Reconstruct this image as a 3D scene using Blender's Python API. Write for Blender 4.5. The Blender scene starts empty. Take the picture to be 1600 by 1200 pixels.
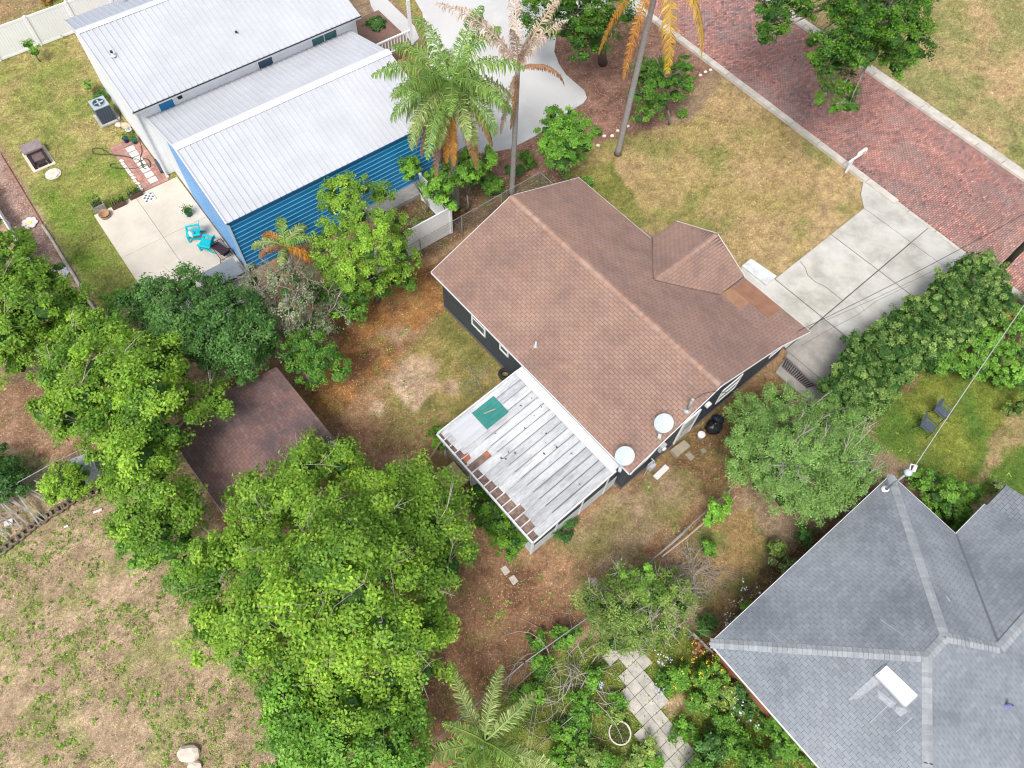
import bpy, math, random
import numpy as np
from mathutils import Vector, Matrix
random.seed(7); rng = np.random.default_rng(7)
S = bpy.context.scene; COL = S.collection
# ---------------------------------------------------------------- camera
F_PX, PITCH, ROLL, CAM_H = 1161.5, 1.062207, -0.067488, 30.0
AZ_H, AZ_N, AZ_S, AZ_G = -0.76637, -0.71625, -0.72079, None
_fwd = Vector((0, math.cos(PITCH), -math.sin(PITCH))); _rt = Vector((1, 0, 0)); _dn = _fwd.cross(_rt)
_c, _s = math.cos(ROLL), math.sin(ROLL)
RT = _rt*_c + _dn*_s; DN = -_rt*_s + _dn*_c
cam_d = bpy.data.cameras.new('camera'); cam = bpy.data.objects.new('camera', cam_d); COL.objects.link(cam)
cam_d.sensor_width = 36; cam_d.lens = F_PX/1600*36; cam_d.clip_start = 0.1; cam_d.clip_end = 3000
m = Matrix((RT, -DN, -_fwd)).transposed().to_4x4(); m.translation = (0, 0, CAM_H); cam.matrix_world = m
S.camera = cam
S.render.engine = 'CYCLES'; S.cycles.filter_width = 1.1
S.render.resolution_x, S.render.resolution_y = 1024, 768
# ---------------------------------------------------------------- world, sun, exposure
SUN_EL, SUN_AZ = math.radians(56), math.atan2(-0.25, -0.97)     # the sun stands towards x=-0.25, y=-0.97
W = bpy.data.worlds.new('World'); S.world = W; W.use_nodes = True
wn = W.node_tree; sky = wn.nodes.new('ShaderNodeTexSky'); sky.sky_type = 'NISHITA'; sky.sun_disc = False
sky.sun_elevation = SUN_EL; sky.sun_rotation = SUN_AZ; sky.dust_density = 3.0; sky.air_density = 1.0
hs = wn.nodes.new('ShaderNodeHueSaturation'); hs.inputs['Saturation'].default_value = 0.45
wn.links.new(sky.outputs[0], hs.inputs['Color'])
wn.links.new(hs.outputs[0], wn.nodes['Background'].inputs[0]); wn.nodes['Background'].inputs[1].default_value = 0.15
sd = bpy.data.lights.new('sun', 'SUN'); sd.energy = 2.3; sd.angle = math.radians(20); sd.color = (1.0, 0.968, 0.915)
so = bpy.data.objects.new('sun', sd); COL.objects.link(so)
sdir = Vector((-0.25, -0.97, 0)).normalized()*math.cos(SUN_EL) + Vector((0, 0, math.sin(SUN_EL)))
so.rotation_euler = sdir.to_track_quat('Z', 'Y').to_euler(); so.location = (0, 0, 60)
S.view_settings.view_transform = 'Standard'; S.view_settings.look = 'None'; S.view_settings.gamma = 1
S.view_settings.exposure = 0.45; S.view_settings.use_curve_mapping = False
# ---------------------------------------------------------------- frames
def ang(az): return math.atan2(-math.cos(az), -math.sin(az))
FR = {'w': 0.0, 'h': ang(AZ_H), 'n': ang(AZ_N), 's': ang(AZ_S), 'g': math.radians(-48.0)}
def ray(px, py): return RT*((px-800)/F_PX) + DN*((py-600)/F_PX) + _fwd
def P(px, py, z=0.0):
    d = ray(px, py); t = (z-CAM_H)/d.z; return Vector((d.x*t, d.y*t, z))
def toF(fr, p):
    a = FR[fr]; c, s = math.cos(a), math.sin(a); return Vector((p[0]*c+p[1]*s, -p[0]*s+p[1]*c, p[2] if len(p) > 2 else 0))
def toW(fr, p):
    a = FR[fr]; c, s = math.cos(a), math.sin(a); return Vector((p[0]*c-p[1]*s, p[0]*s+p[1]*c, p[2] if len(p) > 2 else 0))
def PF(fr, px, py, z=0.0): return toF(fr, P(px, py, z))
def PV(fr, px, py, v):                    # where the sight line meets the wall plane v = const: (u, z)
    d = toF(fr, ray(px, py)); t = v/d.y; return d.x*t, CAM_H+d.z*t
def PU(fr, px, py, u):
    d = toF(fr, ray(px, py)); t = u/d.x; return d.y*t, CAM_H+d.z*t
# ---------------------------------------------------------------- materials
MATS = {}
def nt(name):
    m = bpy.data.materials.new(name); m.use_nodes = True; t = m.node_tree; b = t.nodes['Principled BSDF']; return m, t, b
def N(t, kind, **kw):
    n = t.nodes.new(kind)
    for k, v in kw.items():
        if k in n.inputs.keys(): n.inputs[k].default_value = v
        else: setattr(n, k, v)
    return n
def mixc(t, fac, a, b, mode='MIX'):
    n = t.nodes.new('ShaderNodeMix'); n.data_type = 'RGBA'; n.blend_type = mode
    for i, x in ((0, fac), (6, a), (7, b)):
        if hasattr(x, 'is_linked') or isinstance(x, bpy.types.NodeSocket): t.links.new(x, n.inputs[i])
        else: n.inputs[i].default_value = x if i == 0 else (*x[:3], 1)
    return n.outputs[2]
def ramp(t, sock, a, b, lo=0.0, hi=1.0):
    n = N(t, 'ShaderNodeMapRange'); t.links.new(sock, n.inputs[0])
    n.inputs[1].default_value = a; n.inputs[2].default_value = b; n.inputs[3].default_value = lo; n.inputs[4].default_value = hi
    return n.outputs[0]
def mat(name, c1, c2=None, scale=0.8, rough=0.8, bump=0.0, bscale=30, isl=0.0, metal=0.0, spec=0.3, fr=None, stretch=(1, 1, 1), grain=0.12, gscale=25, c3=None, s3=0.25, lo=.38, hi=.62):
    if name in MATS: return MATS[name]
    m, t, b = nt(name)
    g = N(t, 'ShaderNodeNewGeometry'); pos = g.outputs['Position']
    if fr is not None:
        vr = N(t, 'ShaderNodeVectorRotate', rotation_type='Z_AXIS'); vr.inputs['Angle'].default_value = -FR[fr]
        t.links.new(pos, vr.inputs['Vector']); mp = N(t, 'ShaderNodeMapping'); mp.inputs['Scale'].default_value = stretch
        t.links.new(vr.outputs[0], mp.inputs['Vector']); spos = mp.outputs[0]
    else: spos = pos
    col = c1
    if c2 is not None:
        n = N(t, 'ShaderNodeTexNoise', Scale=scale, Detail=6.0, Roughness=0.65); t.links.new(spos, n.inputs['Vector'])
        col = mixc(t, ramp(t, n.outputs['Fac'], lo, hi), c1, c2)
    if c3 is not None:
        n = N(t, 'ShaderNodeTexNoise', Scale=s3, Detail=4.0, Roughness=0.6); t.links.new(pos, n.inputs['Vector'])
        col = mixc(t, ramp(t, n.outputs['Fac'], 0.45, 0.7), col, c3)
    if isl > 0:
        oi = N(t, 'ShaderNodeObjectInfo'); ad = N(t, 'ShaderNodeMath', operation='ADD'); t.links.new(g.outputs['Random Per Island'], ad.inputs[0])
        t.links.new(oi.outputs['Random'], ad.inputs[1]); fr_ = N(t, 'ShaderNodeMath', operation='FRACT'); t.links.new(ad.outputs[0], fr_.inputs[0])
        hv = N(t, 'ShaderNodeHueSaturation'); t.links.new(ramp(t, fr_.outputs[0], 0, 1, 1-isl, 1+isl), hv.inputs['Value'])
        mm = N(t, 'ShaderNodeMath', operation='MULTIPLY'); mm.inputs[1].default_value = 7.31; t.links.new(fr_.outputs[0], mm.inputs[0])
        f2 = N(t, 'ShaderNodeMath', operation='FRACT'); t.links.new(mm.outputs[0], f2.inputs[0])
        t.links.new(ramp(t, f2.outputs[0], 0, 1, 1-isl, 1+isl), hv.inputs['Saturation'])
        if isinstance(col, tuple): hv.inputs['Color'].default_value = (*col, 1)
        else: t.links.new(col, hv.inputs['Color'])
        col = hv.outputs[0]
    if grain > 0:
        n = N(t, 'ShaderNodeTexNoise', Scale=gscale, Detail=3.0, Roughness=0.7); t.links.new(spos, n.inputs['Vector'])
        hv = N(t, 'ShaderNodeHueSaturation'); t.links.new(ramp(t, n.outputs['Fac'], 0.25, 0.75, 1-grain, 1+grain), hv.inputs['Value'])
        if isinstance(col, tuple): hv.inputs['Color'].default_value = (*col, 1)
        else: t.links.new(col, hv.inputs['Color'])
        col = hv.outputs[0]
    if isinstance(col, tuple): b.inputs['Base Color'].default_value = (*col, 1)
    else: t.links.new(col, b.inputs['Base Color'])
    b.inputs['Roughness'].default_value = rough; b.inputs['Metallic'].default_value = metal; b.inputs['Specular IOR Level'].default_value = spec
    if bump > 0:
        n = N(t, 'ShaderNodeTexNoise', Scale=bscale, Detail=4.0); t.links.new(spos, n.inputs['Vector'])
        bp = N(t, 'ShaderNodeBump', Strength=bump, Distance=0.02); t.links.new(n.outputs['Fac'], bp.inputs['Height']); t.links.new(bp.outputs[0], b.inputs['Normal'])
    MATS[name] = m; return m
def leafmat(name, dark, light, trans=0.35, rough=0.5):
    if name in MATS: return MATS[name]
    m, t, b = nt(name)
    at = N(t, 'ShaderNodeAttribute', attribute_name='tint'); g = N(t, 'ShaderNodeNewGeometry')
    col = mixc(t, at.outputs['Fac'], dark, light)
    hv = N(t, 'ShaderNodeHueSaturation'); t.links.new(col, hv.inputs['Color'])
    t.links.new(ramp(t, g.outputs['Random Per Island'], 0, 1, 0.72, 1.3), hv.inputs['Value'])
    mm = N(t, 'ShaderNodeMath', operation='MULTIPLY'); mm.inputs[1].default_value = 5.7; t.links.new(g.outputs['Random Per Island'], mm.inputs[0])
    f2 = N(t, 'ShaderNodeMath', operation='FRACT'); t.links.new(mm.outputs[0], f2.inputs[0])
    t.links.new(ramp(t, f2.outputs[0], 0, 1, 0.475, 0.515), hv.inputs['Hue'])
    t.links.new(hv.outputs[0], b.inputs['Base Color']); b.inputs['Roughness'].default_value = rough; b.inputs['Specular IOR Level'].default_value = 0.3
    tr = N(t, 'ShaderNodeBsdfTranslucent'); t.links.new(hv.outputs[0], tr.inputs['Color'])
    mx = N(t, 'ShaderNodeMixShader'); mx.inputs[0].default_value = trans
    t.links.new(b.outputs[0], mx.inputs[1]); t.links.new(tr.outputs[0], mx.inputs[2]); t.links.new(mx.outputs[0], t.nodes['Material Output'].inputs[0])
    MATS[name] = m; return m
def attrmat(name, rough=0.95, bump=1.0, fine=0.55, hue=False):
    if name in MATS: return MATS[name]
    m, t, b = nt(name); at = N(t, 'ShaderNodeAttribute', attribute_name='gcol'); g = N(t, 'ShaderNodeNewGeometry'); col = at.outputs['Color']
    for sc, am in ((2.2, 0.20), (9.0, 0.36), (28.0, fine)):
        n = N(t, 'ShaderNodeTexNoise', Scale=sc, Detail=5.0, Roughness=0.7); t.links.new(g.outputs['Position'], n.inputs['Vector'])
        hv = N(t, 'ShaderNodeHueSaturation'); t.links.new(col, hv.inputs['Color']); t.links.new(ramp(t, n.outputs['Fac'], 0.3, 0.7, 1-am, 1+am), hv.inputs['Value']); col = hv.outputs[0]
    if hue:
        hv = N(t, 'ShaderNodeHueSaturation'); t.links.new(col, hv.inputs['Color']); t.links.new(ramp(t, g.outputs['Random Per Island'], 0, 1, .6, 1.45), hv.inputs['Value']); col = hv.outputs[0]
    t.links.new(col, b.inputs['Base Color']); b.inputs['Roughness'].default_value = rough; b.inputs['Specular IOR Level'].default_value = 0.15
    if bump:
        n = N(t, 'ShaderNodeTexNoise', Scale=22.0, Detail=6.0, Roughness=0.75); t.links.new(g.outputs['Position'], n.inputs['Vector'])
        bp = N(t, 'ShaderNodeBump', Strength=bump, Distance=0.05); t.links.new(n.outputs['Fac'], bp.inputs['Height']); t.links.new(bp.outputs[0], b.inputs['Normal'])
    MATS[name] = m; return m
# ---------------------------------------------------------------- objects
ORG = {}
def thing(name, label, cat, fr='w', org=(0, 0), z=0.0, group=None):
    o = bpy.data.objects.new(name, None); COL.objects.link(o); o.empty_display_size = 0.2
    w = toW(fr, (org[0], org[1], 0)); o.location = (w.x, w.y, z); o.rotation_euler = (0, 0, FR[fr])
    o['label'] = label; o['category'] = cat
    if group: o['group'] = group
    ORG[o.name] = (org[0], org[1], z); return o
def tag(o, label, cat, group=None):
    o['label'] = label; o['category'] = cat
    if group: o['group'] = group
    return o
def root(o):
    while o.parent: o = o.parent
    return o
SPLIT = ('rail', 'stringer', 'rake_trim', 'flashing_board')
class MB:
    def __init__(s): s.v = []; s.f = []; s.ch = []
    def add(s, vs, fs):
        b = len(s.v); s.ch.append((b, len(s.f))); s.v += [tuple(v) for v in vs]; s.f += [tuple(i+b for i in f) for f in fs]; return s
    def box(s, x0, x1, y0, y1, z0, z1):
        return s.add([(x0,y0,z0),(x1,y0,z0),(x1,y1,z0),(x0,y1,z0),(x0,y0,z1),(x1,y0,z1),(x1,y1,z1),(x0,y1,z1)],
                     [(0,3,2,1),(4,5,6,7),(0,1,5,4),(1,2,6,5),(2,3,7,6),(3,0,4,7)])
    def obox(s, c, sz, rz=0.0, rx=0.0, ry=0.0):
        R = Matrix.Rotation(rz, 3, 'Z') @ Matrix.Rotation(ry, 3, 'Y') @ Matrix.Rotation(rx, 3, 'X'); hx, hy, hz = sz[0]/2, sz[1]/2, sz[2]/2
        vs = [Vector(c)+R@Vector(p) for p in ((-hx,-hy,-hz),(hx,-hy,-hz),(hx,hy,-hz),(-hx,hy,-hz),(-hx,-hy,hz),(hx,-hy,hz),(hx,hy,hz),(-hx,hy,hz))]
        return s.add(vs, [(0,3,2,1),(4,5,6,7),(0,1,5,4),(1,2,6,5),(2,3,7,6),(3,0,4,7)])
    def bar(s, a, b, w, h=None, up=Vector((0, 0, 1))):
        a, b = Vector(a), Vector(b); h = h or w; d = (b-a).normalized()
        x = d.cross(up); x = x.normalized() if x.length > 1e-4 else Vector((1, 0, 0)); y = x.cross(d)
        vs = [p+x*i*w/2+y*j*h/2 for p in (a, b) for i, j in ((-1,-1),(1,-1),(1,1),(-1,1))]
        return s.add(vs, [(3,2,1,0),(4,5,6,7),(0,1,5,4),(1,2,6,5),(2,3,7,6),(3,0,4,7)])
    def prism(s, poly, z0, z1):
        n = len(poly); A = sum(poly[i][0]*poly[(i+1)%n][1]-poly[(i+1)%n][0]*poly[i][1] for i in range(n))
        if A < 0: poly = poly[::-1]
        return s.add([(p[0],p[1],z0) for p in poly]+[(p[0],p[1],z1) for p in poly],
                     [tuple(range(n))[::-1], tuple(range(n,2*n))]+[(i,(i+1)%n,n+(i+1)%n,n+i) for i in range(n)])
    def slab(s, pts, th):            # plate: upper face pts (counter-clockwise from above), thickness th straight down
        n = len(pts); pts = [Vector(p) for p in pts]
        nn = sum(((pts[i]-pts[0]).cross(pts[(i+1)%n]-pts[0]) for i in range(1, n)), Vector())
        if nn.z < 0: pts = pts[::-1]
        return s.add(pts+[p-Vector((0,0,th)) for p in pts], [tuple(range(n)), tuple(range(n,2*n))[::-1]]+[(i,n+i,n+(i+1)%n,(i+1)%n) for i in range(n)])
    def tube(s, pts, rad, n=6, cap=True):
        pts = [Vector(p) for p in pts]; rad = rad if hasattr(rad, '__len__') else [rad]*len(pts); vs = []; prev = None
        for i, p in enumerate(pts):
            d = (pts[min(i+1, len(pts)-1)]-pts[max(i-1, 0)]).normalized()
            if prev is None: x = d.orthogonal().normalized()
            else: x = (prev-d*prev.dot(d)).normalized()
            prev = x; y = d.cross(x)
            vs += [p+(x*math.cos(2*math.pi*k/n)+y*math.sin(2*math.pi*k/n))*rad[i] for k in range(n)]
        fs = [(i*n+k, i*n+(k+1)%n, (i+1)*n+(k+1)%n, (i+1)*n+k) for i in range(len(pts)-1) for k in range(n)]
        if cap: fs += [tuple(range(n))[::-1], tuple(range((len(pts)-1)*n, len(pts)*n))]
        return s.add(vs, fs)
    def lathe(s, prof, c=(0, 0, 0), n=20, R=None):
        vs = []
        for r, z in prof:
            for k in range(n):
                p = Vector((r*math.cos(2*math.pi*k/n), r*math.sin(2*math.pi*k/n), z)); p = (R@p if R else p)+Vector(c); vs.append(p)
        return s.add(vs, [(i*n+k, i*n+(k+1)%n, (i+1)*n+(k+1)%n, (i+1)*n+k) for i in range(len(prof)-1) for k in range(n)])
    def blob(s, c, r, seed=0, sub=2, flat=1.0):
        import bmesh
        bm = bmesh.new(); bmesh.ops.create_icosphere(bm, subdivisions=sub, radius=1); rr = random.Random(seed)
        vs = [Vector(c)+Vector((v.co.x*r[0], v.co.y*r[1], v.co.z*r[2]))*(1+rr.uniform(-.14, .14)) for v in bm.verts]
        fs = [[v.index for v in f.verts] for f in bm.faces]; bm.free(); return s.add(vs, fs)
    def build(s, name, material, parent=None, smooth=False, label=None):
        if name in SPLIT and len(s.ch) > 1 and parent is not None:      # every separate stick or board becomes its own part
            ch = s.ch+[(len(s.v), len(s.f))]; o = None
            for (v0, f0), (v1, f1) in zip(ch[:-1], ch[1:]):
                m_ = MB(); m_.add(s.v[v0:v1], [tuple(i-v0 for i in f) for f in s.f[f0:f1]]); o = m_.build(name, material, parent, smooth, label)
            return o
        me = bpy.data.meshes.new(name)
        if parent is not None:
            o = ORG[root(parent).name]; vs = [(v[0]-o[0], v[1]-o[1], v[2]-o[2]) for v in s.v]
        else: vs = s.v
        me.from_pydata(vs, [], s.f); me.update(); me.materials.append(material)
        if smooth: me.polygons.foreach_set('use_smooth', [True]*len(me.polygons))
        ob = bpy.data.objects.new(name, me); COL.objects.link(ob)
        if parent is not None: ob.parent = parent
        if label: ob['label'] = label
        return ob
    def top(s, name, material, fr, label, cat, group=None, smooth=False, kind=None):   # a thing that is one mesh, origin at its base
        c = [sum(v[i] for v in s.v)/len(s.v) for i in (0, 1)]; z = min(v[2] for v in s.v)
        w = toW(fr, (c[0], c[1], 0)); s.v = [(v[0]-c[0], v[1]-c[1], v[2]-z) for v in s.v]
        ob = s.build(name, material, None, smooth); ob.location = (w.x, w.y, z); ob.rotation_euler = (0, 0, FR[fr])
        if kind: ob['kind'] = kind
        else: tag(ob, label, cat, group)
        return ob
def struct(ob): ob['kind'] = 'structure'; return ob
def stuff(ob, label=None, cat=None):
    ob['kind'] = 'stuff'
    if label: ob['label'] = label; ob['category'] = cat
    return ob
def instance(o, parent, name=None, loc=None, rot=None):
    c = o.copy(); COL.objects.link(c); c.parent = parent
    if name: c.name = name
    if loc is not None: c.location = loc
    if rot is not None: c.rotation_euler = rot
    return c
def dup(rt, loc, rotz=None, label=None):
    r = rt.copy(); COL.objects.link(r); r.location = loc
    if rotz is not None: r.rotation_euler = (0, 0, rotz)
    if label: r['label'] = label
    ORG[r.name] = ORG.get(rt.name, (0, 0, 0))
    for ch in list(rt.children):
        c = ch.copy(); COL.objects.link(c); c.parent = r
        for g in list(ch.children):
            d = g.copy(); COL.objects.link(d); d.parent = c
    return r
# ---------------------------------------------------------------- fast numpy meshes
def npmesh(name, verts, quads, material, parent=None, attr=None, attrname='tint', smooth=False, tri=False):
    k = 3 if tri else 4
    me = bpy.data.meshes.new(name); nv, nf = len(verts), len(quads)
    me.vertices.add(nv); me.vertices.foreach_set('co', np.asarray(verts, np.float32).ravel())
    me.loops.add(nf*k); me.loops.foreach_set('vertex_index', np.asarray(quads, np.int32).ravel())
    me.polygons.add(nf); me.polygons.foreach_set('loop_start', np.arange(0, nf*k, k, dtype=np.int32)); 
    if smooth: me.polygons.foreach_set('use_smooth', np.ones(nf, bool))
    me.update(calc_edges=True); me.materials.append(material)
    if attr is not None:
        if attr.ndim == 1:
            a = me.attributes.new(attrname, 'FLOAT', 'POINT'); a.data.foreach_set('value', attr.astype(np.float32))
        else:
            a = me.attributes.new(attrname, 'FLOAT_COLOR', 'POINT'); a.data.foreach_set('color', np.c_[attr, np.ones(len(attr))].astype(np.float32).ravel())
    ob = bpy.data.objects.new(name, me); COL.objects.link(ob)
    if parent is not None: ob.parent = parent
    return ob
def unit(a): return a/np.maximum(np.linalg.norm(a, axis=-1, keepdims=True), 1e-6)
def rdir(n, up=0.0):
    d = rng.normal(size=(n, 3)); d = unit(d); d[:, 2] += up; return unit(d)
def leaves(C, Nn, L, Wd, asp=None):
    """one rhombic leaf per centre, folded a little along its midrib"""
    n = len(C); t = rng.normal(size=(n, 3)); a = unit(t-(t*Nn).sum(1, keepdims=True)*Nn); b = np.cross(Nn, a)
    L = L[:, None]*0.5; Wd = Wd[:, None]*0.5
    v = np.stack([C-a*L, C+b*Wd-Nn*Wd*.35+a*L*.1, C+a*L-Nn*L*.25, C-b*Wd-Nn*Wd*.35+a*L*.1], 1)
    return v.reshape(-1, 3), np.arange(n*4).reshape(-1, 4)
def vnoise(x, y, sc, seed=0):
    """smooth value noise, numpy"""
    X, Y = x*sc, y*sc; xi, yi = np.floor(X).astype(int), np.floor(Y).astype(int); fx, fy = X-xi, Y-yi
    fx = fx*fx*(3-2*fx); fy = fy*fy*(3-2*fy)
    def h(i, j):
        k = (i*374761393+j*668265263+seed*974711) & 0x7fffffff; k = (k ^ (k >> 13))*1274126177 & 0x7fffffff; return ((k ^ (k >> 16)) & 0xffff)/65535.0
    return (h(xi, yi)*(1-fx)+h(xi+1, yi)*fx)*(1-fy)+(h(xi, yi+1)*(1-fx)+h(xi+1, yi+1)*fx)*fy
def fbm(x, y, sc, seed=0, o=4):
    r = 0; a = .5; t = 0
    for i in range(o): r = r+a*vnoise(x+i*13.7, y-i*7.1, sc*2**i, seed+i); t += a; a *= .55
    return r/t
def sdist(poly, X, Y):
    """signed distance (inside positive) to a polygon, vectorised"""
    d = np.full(X.shape, 1e9); ins = np.zeros(X.shape, bool); n = len(poly)
    for i in range(n):
        x0, y0 = poly[i][:2]; x1, y1 = poly[(i+1) % n][:2]; ex, ey = x1-x0, y1-y0
        t = np.clip(((X-x0)*ex+(Y-y0)*ey)/(ex*ex+ey*ey+1e-9), 0, 1); d = np.minimum(d, np.hypot(X-x0-ex*t, Y-y0-ey*t))
        c = ((y0 > Y) != (y1 > Y)) & (X < (x1-x0)*(Y-y0)/((y1-y0) if abs(y1-y0) > 1e-9 else 1e-9)+x0); ins ^= c
    return np.where(ins, d, -d)
#@@GROUND
# ================================================================ ground
GX0, GX1, GY0, GY1, GS = -42.0, 40.0, -8.0, 58.0, 0.18
gx = np.arange(GX0, GX1+GS, GS); gy = np.arange(GY0, GY1+GS, GS); GX, GY = np.meshgrid(gx, gy)
Zc = []
def px2(poly): return [tuple(P(*q)[:2]) for q in poly]
#   polygon in photo pixels, colour a, colour b, patch scale, edge softness, tag
TAN = (.40,.285,.145); GRN = (.17,.21,.045); DGRN = (.085,.12,.025); LIT = (.20,.105,.055); SND = (.52,.38,.26); BRN = (.15,.085,.05); ORG_ = (.34,.165,.06)
zones = [
 ('dirt', [(-300,560),(0,600),(60,640),(330,760),(700,1100),(700,1400),(-500,1400)], (.44,.32,.21), (.34,.25,.155), .9, .5),
 ('leaf', [(440,440),(690,390),(1300,560),(1180,720),(1110,860),(900,1000),(700,1250),(560,1250),(330,820),(280,640),(430,560)], (.24,.135,.075), (.34,.21,.12), .8, .6),
 ('leaf', [(500,450),(690,410),(720,490),(640,520),(560,620),(500,680),(470,620),(520,540)], ORG_, (.20,.10,.05), 1.2, .7),
 ('grass', [(700,480),(800,590),(740,640),(700,700),(600,640),(620,560),(670,520)], (.30,.235,.09), (.20,.19,.06), 1.0, .7),
 ('sand', [(610,575),(640,555),(680,570),(690,610),(650,640),(635,620),(600,605)], SND, (.44,.30,.20), 1.6, .35),
 ('sand', [(690,600),(712,590),(720,610),(700,622)], (.44,.30,.2), (.36,.25,.16), 2, .3),
 ('sand', [(590,520),(640,505),(660,520),(610,535)], (.40,.28,.18), (.28,.17,.10), 2, .4),
 ('sand', [(580,625),(600,630),(600,650),(583,650)], SND, (.44,.30,.20), 1.6, .3),
 ('leaf', [(640,640),(700,650),(720,720),(640,700),(590,690)], (.30,.20,.10), (.22,.18,.07), 1.1, .5),
 ('leaf', [(720,860),(840,870),(910,960),(830,1050),(720,1090),(640,1200),(600,1150),(700,1000)], (.19,.10,.06), (.27,.155,.09), 1.0, .7),
 ('sand', [(860,840),(960,770),(1100,700),(1130,740),(1020,850),(930,900)], (.34,.24,.15), (.22,.18,.075), 1.4, .6),
 ('leaf', [(1010,700),(1160,600),(1250,600),(1190,720),(1130,780),(1090,740)], (.16,.10,.05), (.22,.15,.07), 1.4, .5),
 ('grass', [(1090,830),(1180,790),(1215,850),(1170,950),(1090,960),(1060,900)], (.15,.18,.05), (.33,.22,.10), 1.0, .5),
 ('mulch', [(640,240),(800,300),(900,290),(950,240),(1010,220),(1110,110),(1045,40),(860,-10),(840,120),(700,150)], (.30,.165,.12), (.20,.11,.075), 1.5, .25),
 ('mulch', [(600,330),(700,290),(860,270),(880,300),(800,320),(690,390),(600,420)], (.17,.10,.055), (.12,.11,.04), 1.5, .3),
 ('lawn', [(925,225),(1000,205),(1080,190),(1130,120),(1360,290),(1352,325),(1210,440),(1160,430),(1060,370),(1000,360),(880,280)], TAN, (.34,.26,.11), .55, .3),
 ('lawn', [(890,270),(950,240),(1000,330),(1010,375),(940,330)], (.26,.235,.075), (.17,.18,.045), .8, .5),
 ('lawn', [(1245,20),(1620,290),(1900,420),(1900,-300),(1100,-300)], (.42,.30,.16), (.26,.25,.10), .45, .4),
 ('lawn', [(-200,60),(130,-30),(230,180),(280,300),(215,440),(160,510),(100,400),(0,220),(-120,60)], (.24,.265,.07), (.35,.29,.12), .7, .25),
 ('lawn', [(160,230),(290,270),(215,440),(165,500),(100,380),(60,300)], (.165,.24,.04), (.26,.26,.075), 1.0, .6),
 ('lawn', [(590,-60),(680,-60),(680,40),(625,10)], (.24,.24,.07), (.34,.26,.11), 1.0, .2),
 ('gravel', [(-60,130),(0,238),(37,300),(112,422),(158,495),(100,510),(60,420),(-60,250)], (.40,.27,.22), (.28,.17,.13), 3.0, .08),
 ('leaf', [(-100,-60),(110,-60),(60,10),(-100,80)], (.26,.20,.10), (.35,.22,.12), 1.5, .2),
 ('leaf', [(-80,590),(60,600),(200,700),(100,730),(0,700),(-80,720)], (.36,.22,.15), (.25,.15,.09), 1.2, .4),
 ('lawn', [(1350,600),(1500,560),(1660,600),(1800,760),(1640,800),(1530,770),(1440,740),(1370,700)], (.10,.17,.03), (.19,.215,.04), .8, .6),
 ('lawn', [(1575,650),(1630,640),(1640,680),(1580,705),(1550,735),(1520,750),(1530,725)], (.36,.25,.14), (.20,.20,.06), 1.6, .4),
 ('garden', [(860,1040),(1000,960),(1130,1010),(1210,1120),(1320,1260),(700,1260),(760,1100)], (.13,.17,.035), (.21,.22,.05), 1.6, .5),
 ('sand', [(1030,1095),(1065,1085),(1070,1105),(1040,1125)], (.50,.36,.22), (.42,.29,.17), 2, .15),
 ('leaf', [(1080,1010),(1200,890),(1330,780),(1400,740),(1440,800),(1180,1080)], (.12,.085,.05), (.19,.12,.07), 1.5, .4),
 ('leaf', [(1280,600),(1400,480),(1620,380),(1640,480),(1500,560),(1360,640)], (.14,.10,.05), (.20,.14,.07), 1.5, .4),
]
bx = GX+1.2*(fbm(GX, GY, .9, 3)-.5); by = GY+1.2*(fbm(GX, GY, .9, 9)-.5)
big = fbm(GX, GY, .25, 5); gc = np.zeros(GX.shape+(3,)); gc[:] = (.30,.21,.13); gc += (big[..., None]-.5)*.1
zid = np.zeros(GX.shape, int); KIND = {'dirt': 1, 'leaf': 2, 'grass': 3, 'sand': 4, 'mulch': 5, 'lawn': 6, 'gravel': 7, 'garden': 8}
for i, (k, poly, a, b, sc, soft) in enumerate(zones):
    X, Y = (bx, by) if soft > .3 else (GX+(bx-GX)*.2, GY+(by-GY)*.2)
    d = sdist(px2(poly), X, Y); w = np.clip(d/soft+.5+(fbm(GX, GY, 2.5, 40+i)-.5)*1.2, 0, 1); w = w*w*(3-2*w)
    n = np.clip((fbm(GX, GY, sc, 100+i, 5)-.5)*3.2+.5, 0, 1)[..., None]
    c = np.array(a)*(1-n)+np.array(b)*n
    gc = gc*(1-w[..., None])+c*w[..., None]; zid = np.where(w > .5, KIND[k], zid)
# scattered green patches in the lawns and the dirt lot
pt = np.clip((fbm(GX, GY, .55, 71, 5)-.56)*7, 0, 1); lawnm = np.isin(zid, (6,)); gc = np.where((lawnm)[..., None], gc*(1-.55*pt[..., None])+np.array((.16,.20,.045))*.55*pt[..., None], gc)
pt2 = np.clip((fbm(GX, GY, 1.1, 77, 4)-.55)*7, 0, 1); gc = np.where((zid == 1)[..., None], gc*(1-.6*pt2[..., None])+np.array((.24,.27,.08))*.6*pt2[..., None], gc)
pt3 = np.clip((fbm(GX, GY, 1.3, 79, 4)-.57)*7, 0, 1); gc = np.where(np.isin(zid, (2, 4))[..., None], gc*(1-.4*pt3[..., None])+np.array((.18,.18,.06))*.4*pt3[..., None], gc)
gc *= (1+(rng.random(GX.shape)-.5)*.34+(fbm(GX, GY, 1.9, 611, 5)-.5)*.55)[..., None]
gc = np.clip(gc, .02, .8)
gz = (fbm(GX, GY, 1.3, 55)-.5)*.05-.03
nx, ny = len(gx), len(gy); idx = np.arange(nx*ny).reshape(ny, nx)
q = np.stack([idx[:-1, :-1], idx[:-1, 1:], idx[1:, 1:], idx[1:, :-1]], -1).reshape(-1, 4)
V = np.stack([GX, GY, gz], -1).reshape(-1, 3)
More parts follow.
